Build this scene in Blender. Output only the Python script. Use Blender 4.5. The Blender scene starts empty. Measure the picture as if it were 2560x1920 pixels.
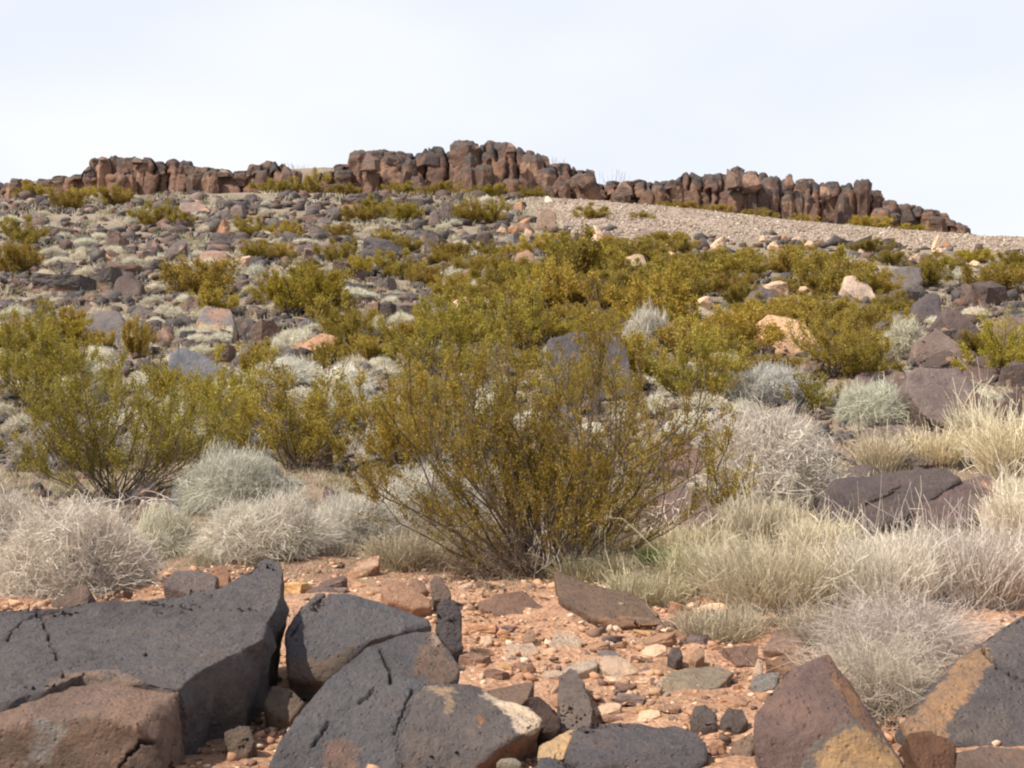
import bpy, bmesh, math, random
import numpy as np
from mathutils import Vector, Matrix

random.seed(7)
RNG = np.random.default_rng(11)
C = bpy.context.scene.collection

# ------------------------------------------------------------------ camera model
F_PX = 3090.0
CU, CV = 1280.0, 960.0
PITCH = math.radians(2.0)
CAMZ = 1.6
SP, CP = math.sin(PITCH), math.cos(PITCH)


def at(u, v, y):
    """world point seen at photo pixel (u, v) at forward distance y"""
    a = (u - CU) / F_PX
    b = (CV - v) / F_PX
    k = y / (CP - b * SP)
    return np.array([a * k, y, CAMZ + (SP + b * CP) * k])


def proj(P):
    P = np.atleast_2d(P)
    x, y, z = P[:, 0], P[:, 1], P[:, 2] - CAMZ
    d = y * CP + z * SP
    up = -y * SP + z * CP
    d = np.where(d < 0.01, 0.01, d)
    return CU + F_PX * x / d, CV - F_PX * up / d


# ------------------------------------------------------------------ noise
def _hash(ix, iy, iz, seed):
    h = (ix * 374761393 + iy * 668265263 + iz * 2147483647 + seed * 1274126177) & 0xFFFFFFFF
    h = ((h ^ (h >> 13)) * 1274126177) & 0xFFFFFFFF
    h = (h ^ (h >> 16)) & 0xFFFFFFFF
    return h.astype(np.float64) / 4294967295.0


def vnoise(P, seed=0):
    P = np.asarray(P, dtype=np.float64)
    I = np.floor(P).astype(np.int64)
    f = P - I
    f = f * f * (3 - 2 * f)
    r = 0
    for dx in (0, 1):
        wx = f[:, 0] if dx else 1 - f[:, 0]
        for dy in (0, 1):
            wy = f[:, 1] if dy else 1 - f[:, 1]
            for dz in (0, 1):
                wz = f[:, 2] if dz else 1 - f[:, 2]
                r = r + wx * wy * wz * _hash(I[:, 0] + dx, I[:, 1] + dy, I[:, 2] + dz, seed)
    return r * 2 - 1


def fbm(P, octv=4, seed=0, gain=0.5):
    P = np.asarray(P, dtype=np.float64)
    s, a, t = 0, 1.0, 0
    for o in range(octv):
        s = s + a * vnoise(P * (2.03 ** o) + 13.7 * o, seed + o)
        t += a
        a *= gain
    return s / t


# ------------------------------------------------------------------ terrain
ROWS = [(1.0, 3800), (3.0, 2190), (3.6, 2020), (4, 1925), (5, 1742), (6, 1612), (7, 1520), (8, 1450), (10, 1330), (12, 1230),
        (14, 1150), (18, 1003), (23, 882), (28, 792), (35, 702), (50, 602), (70, 532), (90, 484)]
ROW_Y = np.array([r[0] for r in ROWS])
ROW_Z = np.array([at(CU, r[1], r[0])[2] for r in ROWS])
ROW_Z[0] = ROW_Z[1] - 0.02
CLIFF_Y = 90.0
BASE_UV = [(-900, 500), (0, 490), (300, 486), (650, 472), (900, 474), (1150, 480), (1300, 486), (1500, 502), (1700, 518), (1900, 545),
           (2100, 563), (2300, 578), (2430, 588), (2560, 608), (2900, 650), (3600, 720)]
PLAT_UV = [(-900, 500), (0, 470), (200, 446), (600, 442), (780, 427), (1000, 420), (1400, 432), (1500, 468), (1660, 474), (1720, 462),
           (1900, 462), (2150, 500), (2300, 545), (2420, 592), (2560, 622), (2900, 670), (3600, 760)]
_bx = np.array([at(u, v, CLIFF_Y)[0] for u, v in BASE_UV]); _bz = np.array([at(u, v, CLIFF_Y)[2] for u, v in BASE_UV])
_px = np.array([at(u, v, 95.0)[0] for u, v in PLAT_UV]); _pz = np.array([at(u, v, 95.0)[2] for u, v in PLAT_UV])


def sstep(a, b, x):
    t = np.clip((x - a) / (b - a), 0, 1)
    return t * t * (3 - 2 * t)


def H(x, y, micro=True):
    x = np.atleast_1d(np.asarray(x, float)); y = np.atleast_1d(np.asarray(y, float))
    z = np.interp(y, ROW_Y, ROW_Z)
    z = 0.34 * z + 0.33 * np.interp(y * 1.06, ROW_Y, ROW_Z) + 0.33 * np.interp(y * 0.94, ROW_Y, ROW_Z)
    z90 = np.interp(CLIFF_Y, ROW_Y, ROW_Z)
    z = z + (np.interp(x, _bx, _bz) - z90) * sstep(32, 90, y)
    t = sstep(91.0, 94.0, y)
    z = z * (1 - t) + t * (np.interp(x, _px, _pz) - np.clip(y - 95, 0, None) * 0.03)
    if micro:
        P = np.stack([x, y, np.zeros_like(x)], 1)
        amp = np.clip(y / 40, 0.03, 0.45) * (1 - 0.7 * sstep(70, 88, y))
        z = z + amp * 0.55 * fbm(P * 0.35 / np.clip(amp * 1.2, 0.25, 1)[:, None] * 0.5, 3, 3)
        z = z + 0.05 * fbm(P * 1.1, 3, 8) * sstep(2, 5, y)
    return z


def ground(u, v):
    """where the ray through photo pixel (u, v) meets the slope"""
    ys = np.geomspace(2.5, 97, 500)
    a = (u - CU) / F_PX; b = (CV - v) / F_PX
    k = ys / (CP - b * SP)
    d = CAMZ + (SP + b * CP) * k - H(a * k, ys)
    n = np.nonzero(d < 0)[0]
    if len(n) == 0:
        i = int(np.argmin(d)); return a * k[i], ys[i], float(H(a * k[i], ys[i])[0])
    i = max(1, n[0])
    t = d[i - 1] / (d[i - 1] - d[i] + 1e-12)
    y = ys[i - 1] + t * (ys[i] - ys[i - 1]); x = a * y / (CP - b * SP)
    return x, y, float(H(x, y)[0])


# ------------------------------------------------------------------ mesh helpers
def np_mesh(name, V, Fc, col=None, smooth=False, attrs=None):
    V = np.asarray(V, dtype=np.float32); Fc = np.asarray(Fc, dtype=np.int32)
    me = bpy.data.meshes.new(name)
    n, k = Fc.shape
    me.vertices.add(len(V)); me.vertices.foreach_set('co', V.ravel())
    me.loops.add(n * k); me.loops.foreach_set('vertex_index', Fc.ravel())
    me.polygons.add(n)
    me.polygons.foreach_set('loop_start', np.arange(0, n * k, k, dtype=np.int32))
    me.update(calc_edges=True)
    if smooth:
        me.polygons.foreach_set('use_smooth', np.ones(n, dtype=bool))
    if col is not None:
        set_col(me, col)
    return me


def set_col(me, col):
    a = me.color_attributes.new('col', 'FLOAT_COLOR', 'POINT')
    col = np.asarray(col, dtype=np.float32)
    if col.shape[1] == 3:
        col = np.concatenate([col, np.ones((len(col), 1), np.float32)], 1)
    a.data.foreach_set('color', col.ravel())


def link(name, me, mat, parent=None):
    o = bpy.data.objects.new(name, me); C.objects.link(o)
    if mat is not None and len(me.materials) == 0:
        me.materials.append(mat)
    if parent is not None:
        o.parent = parent
    return o


def tag(o, label, cat=None, group=None, kind=None):
    if label: o['label'] = label
    if cat: o['category'] = cat
    if group: o['group'] = group
    if kind: o['kind'] = kind
    return o


# ------------------------------------------------------------------ materials
def nt(mat):
    mat.use_nodes = True
    t = mat.node_tree
    for n in list(t.nodes): t.nodes.remove(n)
    return t


def N(t, kind, **kw):
    n = t.nodes.new(kind)
    for k, v in kw.items():
        if k.startswith('i_'):
            key = k[2:].replace('_', ' ')
            n.inputs[key].default_value = v
        else:
            setattr(n, k, v)
    return n


def ramp(t, src, stops):
    r = t.nodes.new('ShaderNodeValToRGB')
    e = r.color_ramp.elements
    e[0].position, e[0].color = stops[0][0], tuple(stops[0][1]) + (1,)
    e[1].position, e[1].color = stops[-1][0], tuple(stops[-1][1]) + (1,)
    for p, c in stops[1:-1]:
        x = e.new(p); x.color = tuple(c) + (1,)
    t.links.new(src, r.inputs[0])
    return r.outputs[0]


def mixc(t, a, b, fac, mode='MIX'):
    m = t.nodes.new('ShaderNodeMix'); m.data_type = 'RGBA'; m.blend_type = mode
    for sock, val in ((m.inputs[0], fac), (m.inputs[6], a), (m.inputs[7], b)):
        if isinstance(val, bpy.types.NodeSocket): t.links.new(val, sock)
        elif isinstance(val, (tuple, list)): sock.default_value = tuple(val) + (1,)
        else: sock.default_value = val
    return m.outputs[2]


def rock_material(name, scale=1.0, bump=0.5):
    m = bpy.data.materials.new(name); t = nt(m)
    tc = N(t, 'ShaderNodeTexCoord'); oi = N(t, 'ShaderNodeObjectInfo'); at_ = N(t, 'ShaderNodeAttribute', attribute_name='col')
    ad = N(t, 'ShaderNodeVectorMath', operation='ADD')
    geo = N(t, 'ShaderNodeNewGeometry')
    t.links.new(geo.outputs['Position'], ad.inputs[0])
    L = t.links.new
    n1 = N(t, 'ShaderNodeTexNoise', i_Scale=3.0 * scale, i_Detail=6.0, i_Roughness=0.62)
    n2 = N(t, 'ShaderNodeTexNoise', i_Scale=22.0 * scale, i_Detail=8.0, i_Roughness=0.7)
    n3 = N(t, 'ShaderNodeTexNoise', i_Scale=75.0 * scale, i_Detail=4.0, i_Roughness=0.6)
    n4 = N(t, 'ShaderNodeTexNoise', i_Scale=6.5 * scale, i_Detail=9.0, i_Roughness=0.75)
    vo = N(t, 'ShaderNodeTexVoronoi', i_Scale=34.0 * scale)
    for n in (n1, n2, n3, n4, vo): L(ad.outputs[0], n.inputs['Vector'])
    # per object tone
    rv = ramp(t, oi.outputs['Random'], [(0, (.78, .78, .80)), (.5, (1, .98, .96)), (1, (1.25, 1.2, 1.14))])
    c = mixc(t, at_.outputs['Color'], rv, 1.0, 'MULTIPLY')
    c = mixc(t, c, ramp(t, n1.outputs[0], [(.3, (.72, .70, .70)), (.5, (1, 1, 1)), (.7, (1.25, 1.16, 1.05))]), 1.0, 'MULTIPLY')
    c = mixc(t, c, ramp(t, n2.outputs[0], [(.3, (.74, .73, .73)), (.5, (1, 1, 1)), (.72, (1.28, 1.22, 1.12))]), 1.0, 'MULTIPLY')
    # worn brownish tan freckles
    fr = ramp(t, n4.outputs[0], [(.57, (0, 0, 0)), (.72, (1, 1, 1))])
    sc = N(t, 'ShaderNodeMath', operation='MULTIPLY'); L(fr, sc.inputs[0]); sc.inputs[1].default_value = 0.52
    c = mixc(t, c, (.24, .135, .082), sc.outputs[0])
    # small pale chips
    chip = ramp(t, n3.outputs[0], [(.70, (0, 0, 0)), (.76, (1, 1, 1))])
    sc2 = N(t, 'ShaderNodeMath', operation='MULTIPLY'); L(chip, sc2.inputs[0]); sc2.inputs[1].default_value = 0.5
    c = mixc(t, c, (.36, .25, .18), sc2.outputs[0])
    b = N(t, 'ShaderNodeBsdfPrincipled', i_Roughness=0.78)
    b.inputs['Specular IOR Level'].default_value = 0.3
    L(c, b.inputs['Base Color'])
    pit = ramp(t, vo.outputs['Distance'], [(.05, (0, 0, 0)), (.28, (1, 1, 1))])
    m1 = N(t, 'ShaderNodeMath', operation='MULTIPLY_ADD'); L(n2.outputs[0], m1.inputs[0]); m1.inputs[1].default_value = 1.6; L(n4.outputs[0], m1.inputs[2])
    m2 = N(t, 'ShaderNodeMath', operation='MULTIPLY_ADD'); L(pit, m2.inputs[0]); m2.inputs[1].default_value = 0.45; L(m1.outputs[0], m2.inputs[2])
    m3 = N(t, 'ShaderNodeMath', operation='MULTIPLY_ADD'); L(n3.outputs[0], m3.inputs[0]); m3.inputs[1].default_value = 0.35; L(m2.outputs[0], m3.inputs[2])
    bp = N(t, 'ShaderNodeBump', i_Strength=bump, i_Distance=0.03 / scale); L(m3.outputs[0], bp.inputs['Height'])
    L(bp.outputs[0], b.inputs['Normal'])
    o = N(t, 'ShaderNodeOutputMaterial'); L(b.outputs[0], o.inputs[0])
    return m


M_ROCK = rock_material('basalt_near', 1.0, 1.0)
M_ROCK_MID = rock_material('basalt_slope', 0.35, 0.6)
M_ROCK_FAR = rock_material('basalt_outcrop', 0.13, 0.7)


def plant_material(name, transl=0.3, rough=0.7, rnd=0.25):
    m = bpy.data.materials.new(name); t = nt(m); L = t.links.new
    a = N(t, 'ShaderNodeAttribute', attribute_name='col'); oi = N(t, 'ShaderNodeObjectInfo')
    rv = ramp(t, oi.outputs['Random'], [(0, (1 - rnd, 1 - rnd, 1 - rnd)), (1, (1 + rnd, 1 + rnd, 1 + rnd))])
    c = mixc(t, a.outputs['Color'], rv, 1.0, 'MULTIPLY')
    d = N(t, 'ShaderNodeBsdfDiffuse'); tr = N(t, 'ShaderNodeBsdfTranslucent'); mx = N(t, 'ShaderNodeMixShader')
    mx.inputs[0].default_value = transl
    L(c, d.inputs[0]); L(c, tr.inputs[0]); L(d.outputs[0], mx.inputs[1]); L(tr.outputs[0], mx.inputs[2])
    o = N(t, 'ShaderNodeOutputMaterial'); L(mx.outputs[0], o.inputs[0])
    return m


M_LEAF = plant_material('creosote_leaf', 0.45, rnd=0.22)
M_STEM = plant_material('creosote_stem', 0.0, rnd=0.1)
M_STRAW = plant_material('dry_stem', 0.28, rnd=0.1)
M_PEB = plant_material('pebble', 0.0, rnd=0.0)


def terrain_material():
    m = bpy.data.materials.new('desert_soil'); t = nt(m); L = t.links.new
    geo = N(t, 'ShaderNodeNewGeometry')
    a = N(t, 'ShaderNodeAttribute', attribute_name='col')
    n1 = N(t, 'ShaderNodeTexNoise', i_Scale=1.2, i_Detail=8.0, i_Roughness=0.65)
    n2 = N(t, 'ShaderNodeTexNoise', i_Scale=14.0, i_Detail=9.0, i_Roughness=0.72)
    n3 = N(t, 'ShaderNodeTexNoise', i_Scale=60.0, i_Detail=5.0, i_Roughness=0.7)
    vo = N(t, 'ShaderNodeTexVoronoi', i_Scale=42.0)
    for n in (n1, n2, n3, vo): L(geo.outputs['Position'], n.inputs['Vector'])
    c = mixc(t, a.outputs['Color'], ramp(t, n1.outputs[0], [(.3, (.75, .74, .74)), (.5, (1, 1, 1)), (.7, (1.2, 1.2, 1.22))]), 1.0, 'MULTIPLY')
    c = mixc(t, c, ramp(t, n2.outputs[0], [(.3, (.68, .64, .62)), (.5, (1, 1, 1)), (.7, (1.3, 1.32, 1.36))]), 1.0, 'MULTIPLY')
    c = mixc(t, c, ramp(t, vo.outputs['Color'], [(.1, (.8, .76, .74)), (.5, (1, 1, 1)), (.85, (1.2, 1.22, 1.26))]), 0.8, 'MULTIPLY')
    b = N(t, 'ShaderNodeBsdfPrincipled', i_Roughness=0.95); b.inputs['Specular IOR Level'].default_value = 0.1
    L(c, b.inputs['Base Color'])
    m1 = N(t, 'ShaderNodeMath', operation='MULTIPLY_ADD'); L(n2.outputs[0], m1.inputs[0]); m1.inputs[1].default_value = 1.5; L(vo.outputs['Distance'], m1.inputs[2])
    m2 = N(t, 'ShaderNodeMath', operation='ADD'); L(m1.outputs[0], m2.inputs[0]); L(n3.outputs[0], m2.inputs[1])
    bp = N(t, 'ShaderNodeBump', i_Strength=0.8, i_Distance=0.02); L(m2.outputs[0], bp.inputs['Height']); L(bp.outputs[0], b.inputs['Normal'])
    o = N(t, 'ShaderNodeOutputMaterial'); L(b.outputs[0], o.inputs[0])
    return m


M_SOIL = terrain_material()

# ------------------------------------------------------------------ ground sheet
def build_ground():
    ys = np.concatenate([np.linspace(-60, 1.0, 16)[:-1], np.geomspace(1.0, 3.4, 12)[:-1], np.geomspace(3.4, 20, 330)[:-1],
                         np.geomspace(20, 90.5, 260), np.linspace(90.8, 97, 24)[:], np.geomspace(98, 900, 24)])
    c = np.linspace(-1, 1, 441)
    cc = 0.55 * c + 0.45 * c ** 3
    wy = np.where(ys < 1, 22.0, np.maximum(9, 0.62 * ys + 6)) + np.clip(ys - 97, 0, None) * 1.0 + np.clip(1 - ys, 0, None) * 0.8
    X = cc[None, :] * wy[:, None]; Y = np.repeat(ys[:, None], len(c), 1)
    x, y = X.ravel(), Y.ravel()
    z = H(x, np.maximum(y, 1.0))
    P = np.stack([x, y, np.zeros_like(x)], 1)
    near = (1 - sstep(9, 16, y)) * sstep(2, 3.5, y)
    z = z + near * (0.028 * fbm(P * 4, 4, 21) + 0.012 * fbm(P * 15, 3, 22))
    V = np.stack([x, y, z], 1)
    nr, ncx = len(ys), len(c)
    i = np.arange(nr - 1)[:, None] * ncx + np.arange(ncx - 1)[None, :]
    Fc = np.stack([i, i + 1, i + ncx + 1, i + ncx], -1).reshape(-1, 4)
    soil = np.array([.50, .285, .172]); mid = np.array([.28, .205, .145]); far = np.array([.27, .215, .155])
    k = np.clip(sstep(6.5, 10, y + 1.4 * fbm(P * 0.9, 3, 31)), 0, 1)[:, None]
    k2 = sstep(16, 45, y)[:, None]
    col = soil * (1 - k) + mid * k
    col = col * (1 - k2) + far * k2
    g = fbm(P * 0.6, 3, 44)[:, None]
    col = col * (1 + 0.18 * g)
    me = np_mesh('ground', V, Fc, col, smooth=True)
    tag(link('ground', me, M_SOIL), 'stony reddish desert soil climbing to the ridge', kind='structure')


build_ground()

# ------------------------------------------------------------------ rocks
COL = {
    'dg': (.115, .096, .088), 'g': (.155, .130, .117), 'b': (.165, .112, .088), 'rb': (.215, .128, .092),
    'or': (.42, .235, .14), 'cr': (.66, .46, .31), 'wh': (.78, .66, .52), 'db': (.085, .062, .055), 'pu': (.20, .142, .125),
    'och': (.50, .30, .14), 'lg': (.24, .225, .21),
}
CNAME = {'dg': 'dark grey', 'g': 'grey', 'b': 'brown', 'rb': 'reddish brown', 'or': 'orange', 'cr': 'cream', 'wh': 'whitish', 'db': 'blackish brown',
         'pu': 'purplish brown', 'och': 'ochre', 'lg': 'pale grey'}


def dice(bm, L, fine=None, iters=9):
    for _ in range(iters):
        E = list(bm.edges)
        A = np.array([e.verts[0].co[:] for e in E]); B = np.array([e.verts[1].co[:] for e in E])
        ln = np.linalg.norm(A - B, axis=1); lim = np.full(len(E), L)
        if fine is not None: lim = fine((A + B) / 2, lim)
        es = [E[i] for i in np.nonzero(ln > lim)[0]]
        if not es: break
        bmesh.ops.subdivide_edges(bm, edges=es, cuts=1, use_grid_fill=False)
        bmesh.ops.triangulate(bm, faces=[f for f in bm.faces if len(f.verts) > 3])
    if len(bm.faces) < 4000: bmesh.ops.beautify_fill(bm, faces=bm.faces[:], edges=bm.edges[:])


def pip(u, v, poly):
    ins = np.zeros(len(u), bool)
    n = len(poly)
    for i in range(n):
        x1, y1 = poly[i]; x2, y2 = poly[(i + 1) % n]
        c = ((y1 > v) != (y2 > v)) & (u < (x2 - x1) * (v - y1) / ((y2 - y1) + 1e-9) + x1)
        ins ^= c
    return ins


def seg_dist(u, v, line):
    d = np.full(len(u), 1e9)
    for (x1, y1), (x2, y2) in zip(line[:-1], line[1:]):
        vx, vy = x2 - x1, y2 - y1
        t = np.clip(((u - x1) * vx + (v - y1) * vy) / (vx * vx + vy * vy + 1e-9), 0, 1)
        d = np.minimum(d, np.hypot(u - x1 - t * vx, v - y1 - t * vy))
    return d


def finish_rock(bm, seed, col, disp=0.02, freq=6.0, smooth=2, patches=(), cracks=(), ymax=None, fine_disp=0.3, name='rock'):
    for _ in range(smooth):
        bmesh.ops.smooth_vert(bm, verts=bm.verts, factor=0.5, use_axis_x=True, use_axis_y=True, use_axis_z=True)
    bmesh.ops.recalc_face_normals(bm, faces=bm.faces)
    bm.normal_update()
    V = np.array([v.co[:] for v in bm.verts]); Nn = np.array([v.normal[:] for v in bm.verts])
    d = fbm(V * freq, 3, seed) + fine_disp * fbm(V * freq * 5, 3, seed + 5)
    # ledges: quantised noise gives chipped faces
    q = fbm(V * freq * 0.8, 3, seed + 9); d = d + 0.9 * (np.floor(q * 5) / 5)
    Vn = V + Nn * (d * disp * 1.5)[:, None]
    colv = np.tile(np.array(COL[col] if isinstance(col, str) else col), (len(V), 1))
    u, v = proj(V)
    s = F_PX / max(1.0, V[:, 1].mean()) if (patches or cracks) else 1
    if patches or cracks:
        ju = 20 * fbm(V * 20, 4, seed + 3) + 14 * fbm(V * 90, 2, seed + 31); jv = 20 * fbm(V * 20 + 50, 4, seed + 4) + 14 * fbm(V * 90 + 9, 2, seed + 32)
    for pc in patches:
        poly, c = pc[0], pc[1]
        m = pip(u + ju, v + jv, poly)
        m &= V[:, 1] < (pc[2] if len(pc) > 2 else 99)
        cc = np.array(COL[c] if isinstance(c, str) else c)
        w = m.astype(float)[:, None]
        w = w * np.clip(.82 + .5 * fbm(V * 34, 3, seed + 8), .25, 1)[:, None]
        colv = colv * (1 - w) + cc * w
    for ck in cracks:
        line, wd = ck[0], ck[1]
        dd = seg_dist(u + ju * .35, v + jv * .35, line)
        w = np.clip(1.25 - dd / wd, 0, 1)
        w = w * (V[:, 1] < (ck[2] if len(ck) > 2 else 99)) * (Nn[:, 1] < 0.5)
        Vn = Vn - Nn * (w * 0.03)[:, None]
        colv = colv * (1 - 0.35 * w[:, None])  # crack colour darkened too: dark varnish plus shade the shallow groove lacks
    tri = np.array([[x.index for x in f.verts] for f in bm.faces])
    me = np_mesh(name, Vn, tri, colv, smooth=True)
    bm.free()
    return me


def px_fine(lines, rad, Lf):
    def fn(M, lim):
        u, v = proj(M)
        for ln in lines: lim = np.where(seg_dist(u, v, ln) < rad, Lf, lim)
        return lim
    return fn


def hull_rock(name, label, pts, col, seed, y0=None, back=0.35, L=0.022, disp=0.012, freq=5.0, patches=(), cracks=(), cat='rock', smooth=1,
              sink=0.14, extra=(), parent=None, mat=None, group=None, dropk=0.3):
    """a rock whose front silhouette points are given as (photo u, photo v, distance behind y0); rear and buried points are added"""
    vb = max(p[1] for p in pts)
    if y0 is None:
        ub = sum(p[0] for p in pts) / len(pts)
        y0 = ground(ub, min(vb, 2150))[1]
    W = [at(u, v, y0 + dy) for u, v, dy in pts]
    cen = np.mean(W, 0)
    A = list(W)
    for p in W:
        q = p.copy(); q[0] = cen[0] + (p[0] - cen[0]) * 0.85; q[1] += back; q[2] -= 0.06 + dropk * back; A.append(q)
        r = p.copy(); r[1] += back * 0.35; r[2] = min(p[2], cen[2]) - sink; r[0] = cen[0] + (p[0] - cen[0]) * 0.92; A.append(r)
    for (u, v, dy) in extra: A.append(at(u, v, y0 + dy))
    bm = bmesh.new()
    for p in A: bm.verts.new(p)
    r = bmesh.ops.convex_hull(bm, input=bm.verts[:])
    bmesh.ops.delete(bm, geom=[g for g in set(r['geom_interior'] + r['geom_unused']) if isinstance(g, bmesh.types.BMVert) and g.is_valid], context='VERTS')
    bmesh.ops.triangulate(bm, faces=bm.faces[:])
    dice(bm, L, px_fine([c[0] for c in cracks], 14, 0.008) if cracks else None)
    me = finish_rock(bm, seed, col, disp, freq, smooth, patches, cracks, name=name)
    base = at(sum(p[0] for p in pts) / len(pts), vb, y0)
    if parent is None:
        me.transform(Matrix.Translation(-Vector(base)))
        o = link(name, me, mat or M_ROCK); o.location = base
        tag(o, label, cat, group)
    else:
        me.transform(Matrix.Translation(-Vector(parent.location)))
        o = link(name, me, mat or M_ROCK, parent)
        if label: o['label'] = label
    return o




# ---- the great dark slab
def build_slab():
    top = [(-160, 1540, 4.95), (0, 1524, 5.0), (80, 1518, 5.0), (150, 1513, 5.0), (230, 1508, 5.01), (311, 1504, 5.03), (428, 1493, 5.07), (500, 1480, 5.12), (556, 1464, 5.18), (592, 1440, 5.28), (622, 1419, 5.36), (645, 1400, 5.45),
           (664, 1396, 5.47), (700, 1403, 5.45), (713, 1419, 5.38), (708, 1450, 5.25), (702, 1477, 5.15), (692, 1524, 4.97), (665, 1559, 4.83), (657, 1598, 4.68), (607, 1621, 4.57),
           (544, 1652, 4.42), (500, 1678, 4.3), (467, 1703, 4.2), (449, 1718, 4.15), (400, 1712, 4.14), (342, 1703, 4.15), (260, 1686, 4.18), (200, 1680, 4.2), (165, 1700, 4.12), (120, 1720, 4.06), (62, 1738, 4.02),
           (30, 1755, 3.98), (-160, 1762, 3.95)]
    T = [at(*p) for p in top]
    n = len(T)
    bm = bmesh.new()
    tv = [bm.verts.new(p) for p in T]
    cen = np.mean(T, 0)
    rows = [tv]
    for k, (dz, sh) in enumerate(((0.09, 0.012), (0.26, -0.03), (0.62, -0.07))):
        row = []
        for i, p in enumerate(T):
            q = p.copy(); q[2] -= dz * (1 if p[1] > 4.6 else 1.0)
            d = cen - p; d[2] = 0; d = d / (np.linalg.norm(d) + 1e-9)
            j = 0.03 * math.sin(i * 2.7 + k * 1.3)
            q += d * (-sh + j) * 1.0
            row.append(bm.verts.new(q))
        rows.append(row)
    from mathutils.geometry import tessellate_polygon
    for tri in tessellate_polygon([[Vector((p[0], p[1], 0)) for p in T]]):
        try: bm.faces.new([tv[i] for i in tri])
        except ValueError: pass
        try: bm.faces.new([rows[-1][i] for i in tri])
        except ValueError: pass
    for a, b in zip(rows[:-1], rows[1:]):
        for i in range(n):
            j = (i + 1) % n
            bm.faces.new((a[i], a[j], b[j], b[i]))
    bmesh.ops.triangulate(bm, faces=bm.faces[:])
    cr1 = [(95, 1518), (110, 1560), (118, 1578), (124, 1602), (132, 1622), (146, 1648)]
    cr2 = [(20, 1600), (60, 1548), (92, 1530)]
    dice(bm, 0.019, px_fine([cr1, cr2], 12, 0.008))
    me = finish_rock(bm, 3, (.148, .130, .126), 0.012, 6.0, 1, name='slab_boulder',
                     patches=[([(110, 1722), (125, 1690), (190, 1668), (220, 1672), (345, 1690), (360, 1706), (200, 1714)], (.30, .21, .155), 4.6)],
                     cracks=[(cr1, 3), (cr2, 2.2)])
    base = Vector(at(300, 1900, 4.3)); base.z = float(H(base.x, base.y)[0])
    me.transform(Matrix.Translation(-base))
    o = link('slab_boulder', me, M_ROCK); o.location = base
    tag(o, 'huge flat-topped dark grey slab with a cracked surface and broken tan front edge', 'boulder')
    hull_rock('broken_ledge', 'tan and brown broken front step of the slab',
              [(-200, 1762, .27), (0, 1762, .25), (136, 1722, .33), (250, 1706, .37), (342, 1712, .37), (449, 1726, .37), (402, 1775, .24), (-200, 1850, .03), (0, 1838, .05), (90, 1806, .06), (170, 1796, .07),
               (260, 1798, .07), (340, 1812, .08), (392, 1848, .12), (412, 1872, .14), (405, 1930, .1), (408, 2060, .06), (250, 2080, 0), (0, 2080, -.02), (-200, 2080, 0)], (.215, .145, .112), 17, y0=3.80, back=0.5, L=0.018, disp=0.010, freq=6, parent=o,
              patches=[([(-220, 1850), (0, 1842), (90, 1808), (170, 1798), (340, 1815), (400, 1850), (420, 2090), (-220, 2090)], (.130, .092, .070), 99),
                       ([(70, 1830), (100, 1800), (165, 1805), (150, 1870), (125, 1925), (60, 1900)], (.21, .19, .17), 99)],
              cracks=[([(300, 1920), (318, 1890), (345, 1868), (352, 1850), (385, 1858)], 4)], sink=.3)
    return o


build_slab()

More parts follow.
